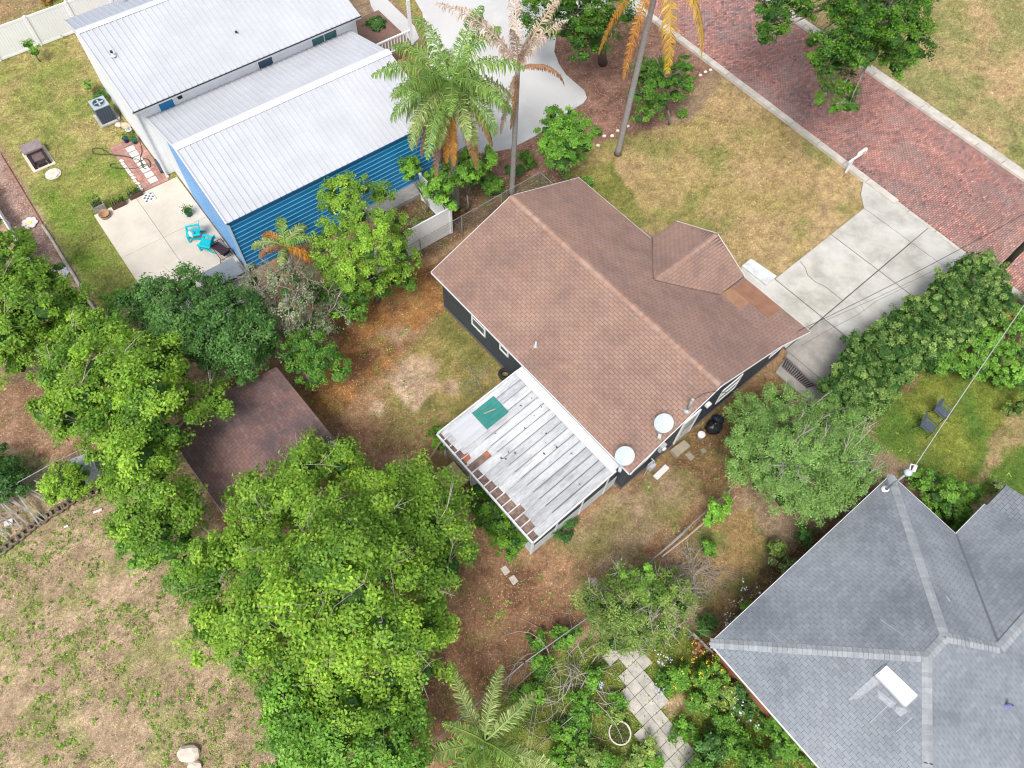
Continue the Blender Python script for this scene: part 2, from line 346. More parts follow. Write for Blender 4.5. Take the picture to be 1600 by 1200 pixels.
# outer skirt to the horizon
nv = len(V); B = 1500.0
ring = np.array([(-B,-B,-.05),(B,-B,-.05),(B,B,-.05),(-B,B,-.05)]); cor = [idx[0,0], idx[0,-1], idx[-1,-1], idx[-1,0]]
q2 = np.array([[nv, nv+1, cor[1], cor[0]], [nv+1, nv+2, cor[2], cor[1]], [nv+2, nv+3, cor[3], cor[2]], [nv+3, nv, cor[0], cor[3]]])
ground = npmesh('ground', np.r_[V, ring], np.r_[q, q2], attrmat('ground_soil'), None, np.r_[gc.reshape(-1, 3), np.tile((.22,.20,.09), (4, 1))], 'gcol', smooth=True)
struct(ground)
def gsample(x, y):
    i = np.clip(((x-GX0)/GS).astype(int), 0, nx-1); j = np.clip(((y-GY0)/GS).astype(int), 0, ny-1); return gc[j, i], zid[j, i], gz[j, i]
#@@PAVING
# ================================================================ street and paving
def paver_rect(mb, u0, u1, v0, v1, z0, z1, bv=.0): mb.box(u0, u1, v0, v1, z0, z1)
conc = mat('driveway_concrete', (.49,.475,.43), (.35,.34,.305), 1.0, .9, .25, 60, .05, grain=.14, gscale=22, c3=(.56,.55,.52), s3=.3)
conc_d = mat('stained_concrete', (.36,.34,.31), (.26,.24,.22), 1.2, .9, .25, 60, grain=.12)
kerbm = mat('kerb_concrete', (.56,.52,.47), (.42,.39,.34), 1.5, .9, .3, 50, .06, grain=.14)
# street bed and bricks
mb = MB(); mb.box(-60, 25, 34.95, 42.05, -.06, -.012)
street = struct(mb.top('street', mat('brick_joint_sand', (.17,.12,.105), (.13,.095,.08), 2, .95), 's', None, None, kind='structure'))
def brick_field():
    bu, bv = .112, .222; us = np.arange(-44, 12, bu); nr = len(us); vs = np.arange(35.0, 42.0, bv)
    U0, V0 = np.meshgrid(us, vs, indexing='ij'); off = (np.arange(nr) % 2)[:, None]*bv*.5; V0 = V0+off-.0
    U0 = U0.ravel(); V0 = V0.ravel(); n = len(U0); k = V0 < 41.95; U0, V0 = U0[k], V0[k]; n = len(U0)
    wv = np.minimum(bv-.012, 42.0-V0); zt = rng.normal(0, .003, n)+.002*np.sin(U0*2.1)+.0
    a = FR['s']; c, s = math.cos(a), math.sin(a)
    def vv(u, v, z): return np.stack([u*c-v*s, u*s+v*c, z], -1)
    ju = rng.normal(0, .003, n); e = .008
    u0, u1, v0, v1 = U0+ju, U0+ju+bu-.012, V0, V0+wv
    zb = np.full(n, -.03); vs_ = np.stack([vv(u0,v0,zb),vv(u1,v0,zb),vv(u1,v1,zb),vv(u0,v1,zb),vv(u0+e,v0+e,zt),vv(u1-e,v0+e,zt+rng.normal(0,.002,n)),vv(u1-e,v1-e,zt),vv(u0+e,v1-e,zt)], 1)
    b = (np.arange(n)*8)[:, None]; F = [(4,5,6,7),(0,1,5,4),(1,2,6,5),(2,3,7,6),(3,0,4,7)]
    q = np.concatenate([b+np.array(f)[None] for f in F])
    # colour: red-pink bricks, grey-purple ones, dark ones; long worn streaks along the street
    pal = np.array([(.44,.215,.18),(.40,.195,.17),(.34,.185,.17),(.50,.26,.21),(.27,.185,.185),(.20,.15,.16),(.50,.33,.29)])
    wx = fbm(U0, V0, .35, 301); st = fbm(U0*.25, V0*1.2, .9, 302); p = np.clip(rng.random(n)*.8+(wx-.5)*1.2+(st-.5)*.8, 0, .999)
    col = pal[np.array([3,0,1,0,2,0,2,4,1,5])[(p*10).astype(int)]]*(1+rng.normal(0, .15, n))[:, None]
    col = col*(.82+.36*fbm(U0, V0, .18, 305))[:, None]
    grey = np.clip((fbm(U0, V0, .9, 303, 5)-.47)*2.2, 0, .55)[:, None]; col = col*(1-grey)+np.array((.33,.245,.225))*grey
    return vs_.reshape(-1, 3), q, np.repeat(col, 8, 0)
bvt, bq, bc = brick_field()
bricks = npmesh('brick', bvt, bq, attrmat('street_brick', .9, .3, .18), None, bc, 'gcol')
bricks.parent = street; bricks.matrix_parent_inverse = Matrix.LocRotScale(street.location, street.rotation_euler, None).inverted(); bricks['kind'] = 'stuff'
def kerb_run(name, v0, v1, u0, u1, step, h):
    k = thing(name, 'x', 'x', 's', (u0, v0)); del k['label']; del k['category']; k['kind'] = 'structure'
    u = u0; i = 0
    while u < u1:
        L = step*random.uniform(.85, 1.15); mb = MB(); e = .02; zz = h+random.uniform(-.006, .006)
        mb.add([(u,v0,-.1),(u+L-.02,v0,-.1),(u+L-.02,v1,-.1),(u,v1,-.1),(u+.01,v0+e,zz),(u+L-.03,v0+e,zz),(u+L-.03,v1-e,zz),(u+.01,v1-e,zz)], [(4,5,6,7),(0,1,5,4),(1,2,6,5),(2,3,7,6),(3,0,4,7)])
        mb.build('kerbstone', kerbm, k); u += L
    return k
kerb_run('kerb', 34.55, 34.99, -44, -9.8, 1.9, .13)
kerb_run('kerb', 34.75, 34.99, -9.8, -2.6, 1.8, .03)
kerb_run('kerb', 34.55, 34.99, -2.6, 12, 1.9, .13)
kerb_run('kerb', 42.01, 42.42, -44, 16, 1.9, .13)
mb = MB(); 
kerb2 = thing('sidewalk_strip', 'x', 'x', 's', (-30, 42.5)); del kerb2['label']; del kerb2['category']; kerb2['kind'] = 'structure'
u = -44
while u < 16:
    MB().box(u, u+1.48, 42.44, 42.78, -.08, .085+random.uniform(-.01, .01)).build('slab', kerbm, kerb2); u += 1.5
# driveway slabs (house frame)
drv = thing('driveway', 'x', 'x', 'h', (-6.6, 26)); del drv['label']; del drv['category']; drv['kind'] = 'structure'
MB().box(-8.15, -2.25, 23.0, 33.4, -.1, .02).build('joint_filler', mat('joint_dirt', (.10,.09,.075), None), drv)
cu = [-8.19, -5.12, -2.2]; cv = [22.95, 25.86, 30.5, 33.42]
for i in range(2):
    for j in range(3):
        z = .05+random.uniform(-.004, .004); g = .028
        if j == 0 and i == 0: poly = [(-9.7,23.05),(cu[1]-g,23.05),(cu[1]-g,cv[1]-g),(-8.3,cv[1]-g),(-9.7,25.5)]
        else: poly = [(cu[i]+g, cv[j]+g), (cu[i+1]-g, cv[j]+g), (cu[i+1]-g, cv[j+1]-g), (cu[i]+g, cv[j+1]-g)]
        MB().prism(poly, -.1, z).build('slab', conc if not (i == 1 and j == 0) else conc_d, drv)
def sline(u):  # kerb line expressed in house frame
    d = toW('s', (0, 34.74)); e = toF('h', d); dd = toF('h', toW('s', (1, 0, 0))); t = (u-e.x)/dd.x; return e.y+dd.y*t
MB().prism([(cu[0]+.018, cv[3]+.018), (cu[1]-.018, cv[3]+.018), (cu[1]-.018, sline(cu[1])), (-9.5, sline(-9.5)), (-8.9, cv[3]+.7)], -.1, .045).build('slab', conc, drv)
MB().prism([(cu[1]+.018, cv[3]+.018), (cu[2], cv[3]+.018), (-2.4, sline(-2.4)), (cu[1]+.018, sline(cu[1]))], -.1, .045).build('slab', conc, drv)
MB().prism([(-5.08,22.95),(-2.2,22.95),(-2.2,21.6),(-4.6,21.6),(-4.9,22.9)], -.1, .04).build('slab', conc_d, drv)
cr = mat('crack_dark', (.12,.11,.10), None, grain=0)
def crack(pts, w=.02, z=.056):
    mb = MB(); p = [PF('h', *q, z) for q in pts]
    for a, b in zip(p[:-1], p[1:]): mb.bar(a, b, w, .003)
    return mb.build('crack', cr, drv)
crack([(1250,408),(1258,418),(1262,430),(1275,441),(1290,448),(1306,461),(1317,470)], .03)
crack([(1325,457),(1340,470),(1352,487)], .012); crack([(1252,540),(1290,518),(1340,492),(1370,470),(1420,446)], .016)
# front step slab, painted pale
MB().prism([tuple(PF('h', *q)[:2]) for q in ((1158,418),(1172,407),(1212,434),(1196,448))], -.05, .16).top('entry_step', mat('pale_step_paint', (.66,.70,.72), (.5,.5,.48), 3, .8, grain=.1), 'h', 'pale painted concrete step slab beside the small front gable', 'step')
# neighbour concrete yard drive
nconc = mat('neighbour_concrete', (.54,.535,.53), (.46,.455,.45), .5, .9, .2, 50, grain=.06, c3=(.60,.59,.58))
pl = [(600,-80),(660,20),(680,160),(700,232),(742,240),(770,238),(800,232),(838,212),(868,190),(898,169),(912,161),(917,153),(913,142),(900,131),(884,117),(873,100),(866,82),(870,50),(905,25),(985,-10),(960,-90)]
s1 = MB().prism([tuple(PF('n', *q)[:2]) for q in pl], -.1, .035).top('drive_concrete', nconc, 'n', None, None, kind='structure')
w2 = MB().prism([tuple(PF('n', *q)[:2]) for q in ((560,-60),(600,-60),(605,0),(648,42),(655,60),(640,75),(600,45),(580,10))], -.1, .045).top('sidewalk', nconc, 'n', None, None, kind='structure')
# side-street slab by the kerb at the top
MB().prism([tuple(PF('s', *q)[:2]) for q in ((968,-12),(1010,-18),(1006,22),(975,24))], -.1, .06).top('sidewalk', conc, 's', None, None, kind='structure')
# patio
pat = thing('patio', 'x', 'x', 'n', (-29.5, 2)); del pat['label']; del pat['category']; pat['kind'] = 'structure'
pconc = mat('patio_concrete', (.56,.50,.42), (.48,.43,.37), .8, .85, .2, 50, .04, grain=.07, c3=(.62,.57,.49))
pu = [-33.35, -29.9, -26.6, -23.6]; pv = [-.28, 1.95, 4.32]
for i in range(3):
    for j in range(2): MB().box(pu[i]+.008, pu[i+1]-.008, pv[j]+.008, pv[j+1]-.008, -.1, .05+.002*((i+j) % 2)).build('slab', pconc, pat)
# brick and stone strip beside the white house
strip = thing('brick_path', 'x', 'x', 'n', (-35, 3)); del strip['label']; del strip['category']; strip['kind'] = 'structure'
pb = mat('path_brick', (.42,.22,.18), (.34,.19,.16), 2, .9, .3, 40, .15, grain=.15); pw = mat('white_flagstone', (.68,.64,.60), (.58,.55,.50), 3, .9, .3, 40, .05)
MB().box(-37.5, -33.4, 2.3, 3.9, -.05, .012).build('bed', mat('path_sand', (.27,.17,.13), None, grain=.2), strip)
k = 0; small = MB()
for i in range(19):
    for j in range(7):
        u, v = -37.45+i*.213, 2.32+j*.224
        if 2 <= i and j in (3, 4) and i < 17: continue
        if i > 5 and j == 0: continue
        MB().box(u, u+.2, v, v+.21, 0, .035+random.uniform(-.005, .005)).build('brick', pb, strip)
for i in range(7): MB().obox((-36.7+i*.47, 3.2, .03), (.38, .44, .05), random.uniform(-.06, .06)).build('stone', pw, strip)
for i in range(11): MB().obox((-36.15+i*.255, 2.42+random.uniform(-.03, .03), .03), (.2, .17, .05), random.uniform(-.5, .5)).build('stone', pw, strip)
# garden path of square pavers (bottom)
gp = thing('garden_path', 'x', 'x', 'g', tuple(toF('g', P(1010,1100))[:2])); del gp['label']; del gp['category']; gp['kind'] = 'structure'
gpm = mat('worn_paver', (.50,.46,.41), (.37,.345,.31), 3, .9, .35, 50, .10, grain=.16, c3=(.36,.35,.29))
ax = P(1000,1080)-P(972,1040); ax = toF('g', ax); 
path_rows = [((952,1030),(1003,1025)),((958,1050),(1003,1045)),((965,1075),(1006,1063)),((972,1093),(1014,1080)),((985,1113),(1022,1100)),((992,1133),(1032,1118)),((1003,1150),(1040,1133)),((1015,1168),(1046,1150)),((1027,1187),(1057,1165)),((1040,1210),(1080,1185)),((1055,1235),(1100,1210)),((1080,1260),(1120,1235))]
p0 = toF('g', P(976,1022)); 
cen = [toF('g', P((a[0]+b[0])/2, (a[1]+b[1])/2)) for a, b in path_rows]
def path_c(u): 
    for a, b in zip(cen[:-1], cen[1:]):
        if a.x <= u <= b.x: return a.y+(b.y-a.y)*(u-a.x)/(b.x-a.x)
    return cen[-1].y if u > cen[-1].x else cen[0].y
u = min(c.x for c in cen)-.6; r = 0; T = .46
while u < max(c.x for c in cen)+.3:
    c = path_c(u); j0 = round((c-.62)/T)
    for j in range(3):
        v = (j0+j)*T; 
        if random.random() < .93 or 0 < j < 3:
            mb = MB(); mb.obox((u+T/2, v+T/2, random.uniform(.008, .025)), (T-.018, T-.018, .07), random.uniform(-.02, .02), random.uniform(-.015, .015)); mb.build('paver', gpm, gp)
    u += T
#@@HOUSE
# ================================================================ shingles
def clip(poly, a, b, c):          # keep a*x+b*y <= c
    out = []
    for i in range(len(poly)):
        p, q = poly[i], poly[(i+1) % len(poly)]; dp, dq = a*p[0]+b*p[1]-c, a*q[0]+b*q[1]-c
        if dp <= 0: out.append(p)
        if (dp < 0 < dq) or (dq < 0 < dp): t = dp/(dp-dq); out.append((p[0]+(q[0]-p[0])*t, p[1]+(q[1]-p[1])*t))
    return out
class Roof:
    def __init__(s): s.t = []
    def plane(s, pts, e0, e1, tabw=.305, course=.146, lift=.012, gap=(.011, .012)):
        """pts: convex roof face (3D, frame coordinates); e0->e1 runs along its eave"""
        pts = [Vector(p) for p in pts]; e0, e1 = Vector(e0), Vector(e1); e = (e1-e0).normalized()
        n = sum(((pts[i]-pts[0]).cross(pts[(i+1) % len(pts)]-pts[0]) for i in range(1, len(pts))), Vector()).normalized()
        if n.z < 0: n = -n
        sl = n.cross(e); 
        if sl.z < 0: sl = -sl
        q = [((p-e0).dot(e), (p-e0).dot(sl)) for p in pts]
        A = sum(q[i][0]*q[(i+1) % len(q)][1]-q[(i+1) % len(q)][0]*q[i][1] for i in range(len(q)))
        if A < 0: q = q[::-1]
        a0, a1 = min(x[0] for x in q), max(x[0] for x in q); b0, b1 = min(x[1] for x in q), max(x[1] for x in q)
        j = math.floor(b0/course)
        while j*course < b1:
            off = (j % 2)*tabw*.5+random.uniform(-.01, .01); i = math.floor(a0/tabw)-1
            while i*tabw+off < a1:
                x0, y0 = i*tabw+off, j*course; g_, h_ = gap; r = [(x0+g_, y0+h_), (x0+tabw-g_, y0+h_), (x0+tabw-g_, y0+course), (x0+g_, y0+course)]
                for k in range(len(q)):
                    u, v = q[k], q[(k+1) % len(q)]; nx_, ny_ = v[1]-u[1], -(v[0]-u[0]); r = clip(r, nx_, ny_, nx_*u[0]+ny_*u[1])
                    if len(r) < 3: break
                if len(r) >= 3:
                    area = abs(sum(r[k][0]*r[(k+1) % len(r)][1]-r[(k+1) % len(r)][0]*r[k][1] for k in range(len(r))))/2
                    if area > .002:
                        L = lift*random.uniform(.8, 1.25); top = [e0+e*x+sl*y+n*(.004+L*(1-(y-y0)/course)) for x, y in r]; bot = [e0+e*x+sl*y+n*.001 for x, y in r]; m_ = len(r)
                        s.t.append((top+bot, [tuple(range(m_))]+[(m_+k, m_+(k+1) % m_, (k+1) % m_, k) for k in range(m_)]))
                i += 1
            j += 1
    def finish(s, material, parent, fr, near=300):
        cw = Vector((0, 0, CAM_H)); 
        def vis(t):
            c = toW(fr, sum(t[0][:4], Vector())/4); d = c-cw; x, y, z = d.dot(RT), d.dot(DN), d.dot(_fwd); inside = abs(F_PX*x/z) < 790 and abs(F_PX*y/z) < 590
            return (0 if inside else 1, d.length)
        s.t.sort(key=vis)
        for vs, fs in s.t[:near]: MB().add(vs, fs).build('shingle', material, parent)
        mb = MB()
        for vs, fs in s.t[near:]: mb.add(vs, fs)
        o = mb.build('shingle_field', material, parent); o['kind'] = 'stuff'
# ================================================================ the brown roofed house
wallm = mat('charcoal_siding', (.045,.055,.07), (.06,.07,.085), 2, .6, .1, 30, grain=.12); white = mat('white_trim', (.78,.79,.80), (.70,.71,.72), 4, .5, grain=.04)
rsh = mat('brown_shingle', (.31,.198,.155), (.245,.158,.13), .9, .95, .5, 120, .06, fr='h', stretch=(1, 1, 1), grain=.22, gscale=70, c3=(.35,.222,.172), s3=.35, lo=.42, hi=.60)
rsh_shade = mat('brown_shingle_shade_worn', (.275,.175,.145), (.215,.14,.12), .9, .95, .5, 120, .07, fr='h', grain=.22, gscale=70, c3=(.30,.19,.15), s3=.4)  # darker copy for slopes turned from the sun: painted shade plus weathering
deck = mat('roof_felt', (.10,.068,.06), None, grain=.1, rough=.95)
glass = mat('window_glass', (.10,.13,.14), (.06,.08,.09), 1, .08, spec=.8, grain=0)
H1 = thing('brown_roof_house', 'charcoal walled house with a brown shingle gable roof at the centre', 'house', 'h', (-11.3, 17))
u0, u1 = -17.75, -4.9; vw, vr, ve = 11.5, 16.25, 20.75; ze, zr = 2.72, 4.5
zE = 2.76; vX, zX = 22.85, 2.32; uX = -8.9          # lower, shallower front extension
wl = MB(); th = .15
wl.box(-17.45, -5.15, 11.85, 12.0, 0, 2.84); wl.box(-17.45, -17.3, 12.0, 20.35, 0, 2.84); wl.box(-17.3, -9.0, 20.2, 20.35, 0, 2.84); wl.box(-5.3, -5.15, 12.0, 22.45, 0, 2.3)
wl.box(-9.0, -5.3, 22.3, 22.45, 0, 2.3); wl.box(-9.0, -8.85, 20.35, 22.3, 0, 2.3)
for uu in (-17.45, -5.3):   # gable ends
    wl.add([(uu,12.0,2.84),(uu+.15,12.0,2.84),(uu,20.2,2.84),(uu+.15,20.2,2.84),(uu,16.25,4.40),(uu+.15,16.25,4.40)], [(0,2,4),(1,5,3),(0,4,5,1),(4,2,3,5),(0,1,3,2)])
wl.box(-5.302, -5.148, 12.0, 20.35, 2.3, 2.84)
wall = wl.build('wall', wallm, H1)
base = MB().box(-17.47, -5.13, 11.82, 11.85, 0, .12).box(-5.15, -5.12, 11.85, 22.45, 0, .10).build('foundation', mat('foundation_grey', (.12,.11,.11), None), H1)
# decks
dk = MB()
def pk(a): return [Vector(p)-Vector((0,0,.002)) for p in a]
fW = [(u0,vw,ze),(u1,vw,ze),(u1,vr,zr),(u0,vr,zr)]
fE = [(u0,ve,zE),(u0,vr,zr),(u1,vr,zr),(u1,ve,zE)]
fX = [(uX,ve,zE),(u1,ve,zE),(-4.62,vX,zX),(uX,vX,zX)]
dk.slab(pk(fW), .10); dk.slab(pk(fE), .10); dk.slab(pk(fX), .10)
# front gable
gu, gl, gr = -10.6, -12.75, -8.47; gz0, gz1 = 2.70, 3.62; vg = 22.72; vb = ve-(gz0-zE)/((zr-zE)/(vr-ve))*0
def vE(z): return vr+(zr-z)/(zr-zE)*(ve-vr)
gL = [(gl,22.55,gz0),(gl,vE(gz0+.05),gz0+.02),(gu,vE(gz1),gz1+.012),(gu,vg,gz1+.012)]
gR = [(gr,22.6,gz0),(gu,vg,gz1+.012),(gu,vE(gz1),gz1+.012),(gr,vE(gz0+.05),gz0+.02)]
dk.slab(pk(gL), .09); dk.slab(pk(gR), .09)
roof = dk.build('roof', deck, H1)
wl2 = MB().box(-12.45, -8.75, 20.36, 22.2, 0, 2.62); wl2.add([(-12.45,22.2,2.62),(-8.75,22.2,2.62),(-10.6,22.2,3.42),(-12.45,22.05,2.62),(-8.75,22.05,2.62),(-10.6,22.05,3.42)], [(0,1,2),(3,5,4),(0,2,5,3),(2,1,4,5)])
wl2.build('porch_wall', wallm, H1)
R = Roof(); R.plane(fW, fW[0], fW[1]); R.finish(rsh, roof, 'h', 300)
R = Roof()
R.plane(fE, fE[0], fE[3]); R.finish(rsh_shade, roof, 'h', 0); R = Roof(); R.plane(fX, fX[3], fX[2]); R.finish(rsh_shade, roof, 'h', 0)
R = Roof(); R.plane(gL, gL[0], gL[1], lift=.014); R.finish(rsh_shade, roof, 'h', 0); R = Roof(); R.plane(gR, gR[0], gR[3], lift=.014); R.finish(rsh, roof, 'h', 0)
def caprow(parent, a, b, w, material, n_per=.16, wdir=None, dz=.35):
    a, b = Vector(a), Vector(b); d = b-a; L = d.length; d.normalize(); side = d.cross(Vector((0, 0, 1))).normalized(); k = int(L/n_per); mb = MB()
    for i in range(k):
        p = a+d*(i*n_per); q_ = p+d*(n_per-.006); l0, l1 = .03, .02; dr = Vector((0, 0, -w*dz))
        vs = [p+side*w+dr+Vector((0,0,l0)), p+Vector((0,0,l0+.012)), p-side*w+dr+Vector((0,0,l0)), q_+side*w+dr+Vector((0,0,l1)), q_+Vector((0,0,l1+.012)), q_-side*w+dr+Vector((0,0,l1))]
        vs += [v-Vector((0,0,.02)) for v in vs[:3]]
        mb.add(vs, [(0,1,4,3),(1,2,5,4),(6,7,1,0),(7,8,2,1)])
    o = mb.build('ridge_cap', material, parent); return o
rcap = mat('ridge_cap_brown', (.36,.23,.18), (.30,.19,.15), 1, .95, .4, 90, .14, grain=.2, gscale=60)
caprow(roof, (u0,vr,zr), (u1,vr,zr), .15, rcap); caprow(roof, (gu,vE(gz1)+.1,gz1+.01), (gu,vg,gz1+.01), .13, rcap, dz=.42)
# fascia boards
fa = MB()
fa.bar((u0,vw-.012,ze-.05),(u1,vw-.012,ze-.05),.02,.12); 
for uu, vx, zx in ((u0-.012, ve, zE), (u1+.012, ve, zE)): fa.bar((uu,vw,ze-.05),(uu,vr,zr-.05),.02,.12); fa.bar((uu,vr,zr-.05),(uu,vx,zx-.05),.02,.12)
fa.bar((u1+.014,ve,zE-.05),(-4.60,vX,zX-.05),.02,.12); fa.bar((uX,vX+.012,zX-.05),(-4.62,vX+.012,zX-.05),.02,.10); fa.bar((u0,ve+.012,zE-.05),(gl,ve+.012,zE-.05),.02,.1)
fa.bar((gl,22.56,gz0-.04),(gu,vg+.012,gz1-.03),.02,.1); fa.bar((gr,22.61,gz0-.04),(gu,vg+.012,gz1-.03),.02,.1)
fa.build('fascia', white, H1)
# bare plywood patches where shingles are missing
ply = mat('bare_underlay', (.30,.155,.095), (.24,.12,.08), 2, .9, grain=.12); ply2 = mat('bare_plywood', (.34,.19,.11), (.27,.15,.09), 2, .9, grain=.12)
def onE(u, v, lift=.02):
    z = zr-(v-vr)/(ve-vr)*(zr-zE) if v < ve else zE-(v-ve)/(vX-ve)*(zE-zX); return (u, v, z+lift)
MB().slab([onE(-8.35,21.75,.028), onE(-6.25,21.75,.028), onE(-6.25,22.8,.028), onE(-8.35,22.8,.028)], .006).build('bare_patch', ply, roof)
MB().slab([onE(-8.45,20.95,.026), onE(-7.35,20.95,.026), onE(-7.35,21.74,.026), onE(-8.45,21.74,.026)], .006).build('bare_patch', ply2, roof)
# valley flashing dark
vf = MB(); vf.bar((gu, vE(gz1), gz1+.03), (gl, vE(gz0), gz0+.03), .16, .012); vf.bar((gu, vE(gz1), gz1+.03), (gr+.0, vE(gz0), gz0+.03), .16, .012); vf.build('valley_flashing', mat('valley_dark', (.10,.075,.07), (.16,.11,.1), 4), roof)
# windows
def win_v(fr, parent, v, uc, w, z0, z1, face, fm, gm, name='window', mull=1, fw=.09):
    """window in a wall plane v=const; face=-1 looks to -v"""
    a = face*.04; mb = MB(); x0, x1 = uc-w/2, uc+w/2
    ya, yb = sorted((v, v+a))
    mb.box(x0, x1, ya, yb, z1-fw, z1); mb.box(x0, x1, ya, yb, z0, z0+fw); mb.box(x0, x0+fw, ya, yb, z0+fw, z1-fw); mb.box(x1-fw, x1, ya, yb, z0+fw, z1-fw)
    if mull: mb.box(x0+fw, x1-fw, ya+.004, yb-.004, (z0+z1)/2-.02, (z0+z1)/2+.02)
    o = mb.build(name, fm, parent); yy = sorted((v, v+face*.012)); MB().box(x0+fw, x1-fw, yy[0], yy[1], z0+fw, z1-fw).build('pane', gm, o); return o
def win_u(fr, parent, u, vc, w, z0, z1, face, fm, gm, name='window', mull=1, fw=.09):
    a = face*.04; mb = MB(); x0, x1 = vc-w/2, vc+w/2; ya, yb = sorted((u, u+a))
    mb.box(ya, yb, x0, x1, z1-fw, z1); mb.box(ya, yb, x0, x1, z0, z0+fw); mb.box(ya, yb, x0, x0+fw, z0+fw, z1-fw); mb.box(ya, yb, x1-fw, x1, z0+fw, z1-fw)
    if mull: mb.box(ya+.004, yb-.004, x0+fw, x1-fw, (z0+z1)/2-.02, (z0+z1)/2+.02)
    o = mb.build(name, fm, parent); yy = sorted((u, u+face*.012)); MB().box(yy[0], yy[1], x0+fw, x1-fw, z0+fw, z1-fw).build('pane', gm, o); return o
a_, b_ = PV('h',736,490,11.85), PV('h',760,528,11.85); win_v('h', H1, 11.85, (a_[0]+b_[0])/2, 1.0, 1.05, 2.25, -1, white, glass)
a_, b_ = PV('h',781,537,11.85), PV('h',795,560,11.85); win_v('h', H1, 11.85, (a_[0]+b_[0])/2, .62, 1.35, 2.2, -1, white, glass)
pw1 = [PU('h', *q, -5.15) for q in ((1150,600),(1136,626),(1109,647),(1122,619))]; pd = [PU('h', *q, -5.15) for q in ((1089,649),(1069,686),(1047,700),(1064,667))]; pw3 = [PU('h', *q, -5.15) for q in ((1190,573),(1180,589.5),(1207,570),(1212,562))]
wg = mat('window_pale', (.50,.52,.53), (.35,.38,.40), 6, .25, spec=.5, grain=.15)
vc = sum(p[0] for p in pw1)/4; win_u('h', H1, -5.15, vc, 1.35, .95, 2.2, 1, white, wg)
dv = sum(p[0] for p in pd)/4
door = MB().box(-5.15, -5.10, dv-.45, dv+.45, .18, 2.2).build('door', mat('door_pale', (.62,.63,.64), (.52,.53,.54), 5, .5, grain=.08), H1)
df = MB(); df.box(-5.15,-5.08,dv-.53,dv-.45,.18,2.28); df.box(-5.15,-5.08,dv+.45,dv+.53,.18,2.28); df.box(-5.15,-5.08,dv-.45,dv+.45,2.2,2.28); df.build('frame', white, door)
pn = MB(); pn.box(-5.10,-5.09,dv-.32,dv+.32,1.2,2.05); pn.build('pane', wg, door); MB().lathe([(.0,.0),(.03,.01),(.03,.04),(0,.05)], (-5.08, dv-.36, 1.1), 8, Matrix.Rotation(math.pi/2, 3, 'Y')).build('handle', mat('brass', (.5,.4,.2), metal=1, rough=.3, grain=0), door)
vc = sum(p[0] for p in pw3)/4; win_u('h', H1, -5.15, vc, 1.2, 1.0, 2.1, 1, white, glass)
# plumbing vent on the west slope
p = PF('h', 838, 528, 3.6)
def zW(v): return ze+(v-vw)/(vr-vw)*(zr-ze)
pv_ = PF('h', 838, 530, zW(13.9)); MB().lathe([(.10,0),(.10,.04),(.045,.06),(.045,.32),(.03,.32),(.03,.1)], (pv_.x, pv_.y, zW(pv_.y)), 12).build('vent_pipe', mat('galvanised', (.55,.56,.57), None, metal=.4, rough=.5), H1, True)
# service mast on the lower south-east corner of the roof with loose cable
q0 = PF('h', 1068, 652, 3.3); q0.z = zW(q0.y)+.02
gm_ = mat('grey_pipe', (.42,.43,.45), (.32,.33,.35), 8, .5, metal=.3)
ms = MB(); ms.lathe([(.16,0),(.12,.05),(.055,.08)], q0, 12); ms.tube([q0, q0+Vector((0,0,.85))], .05, 10); ms.lathe([(.055,0),(.09,.06),(.03,.13),(0,.13)], q0+Vector((0,0,.85)), 10); ms.build('service_mast', gm_, H1, True)
cbl = mat('black_cable', (.03,.03,.035), None, grain=0, rough=.5); wcb = mat('white_cable', (.7,.7,.7), None, grain=0, rough=.5)
tp = q0+Vector((0,0,.9))
MB().tube([tp, tp+Vector((.1,.25,.08)), tp+Vector((.05,.6,-.15)), tp+Vector((.2,1.0,-.25)), tp+Vector((.55,1.5,-.4))], .014, 5).build('cable', cbl, H1)
# conduit along south-east wall, light fixture, meters
cd = [PU('h', *q, -5.08) for q in ((985,742),(1000,735),(1022,712),(1030,700))]
MB().tube([(-4.86,vw+.05,ze-.1),(-4.95,11.9,2.3),(-5.05,12.4,1.75),(-5.1,12.9,1.5),(-5.1,13.4,1.9),(-5.1,13.6,2.5)], .018, 6).build('conduit', wcb, H1)
def pu(px, py, u=-5.1): a = PU('h', px, py, u); return a
a_ = pu(1098,645); MB().box(-5.15,-4.98,a_[0]-.12,a_[0]+.12,2.2,2.36).build('lamp', white, H1)
a_ = pu(1045,691); mt = mat('meter_grey', (.45,.47,.49), (.38,.40,.42), 5, .5)
el = thing('electric_meter', 'grey round faced meter box on the dark wall near the door', 'meter', 'h', (-5.0, 13.95)); MB().box(-5.14,-4.98,13.72,14.02,1.35,1.85).build('box', mt, el); MB().lathe([(0,.08),(.09,.08),(.10,.02),(.1,0)][::-1], (-4.98,13.87,1.65), 14, Matrix.Rotation(math.pi/2, 3, 'Y')).build('dial', white, el)
gm2 = thing('gas_meter', 'grey gas meter and pipes against the dark wall left of the door', 'meter', 'h', (-4.85, 13.4)); MB().box(-5.05,-4.8,13.2,13.5,.45,.8).build('body', mt, gm2); MB().tube([(-4.92,13.28,.8),(-4.92,13.28,.95),(-4.92,13.05,.95),(-4.92,13.05,0)], .025, 6).tube([(-4.92,13.42,.8),(-4.92,13.42,1.05),(-5.1,13.42,1.05)], .025, 6).build('pipe', mt, gm2)
MB().obox((-4.55,13.75,.04),(.25,.8,.08),.05).top('splash_block', mat('pale_block', (.62,.62,.6)), 'h', 'long pale concrete block on soil below the meters', 'block')
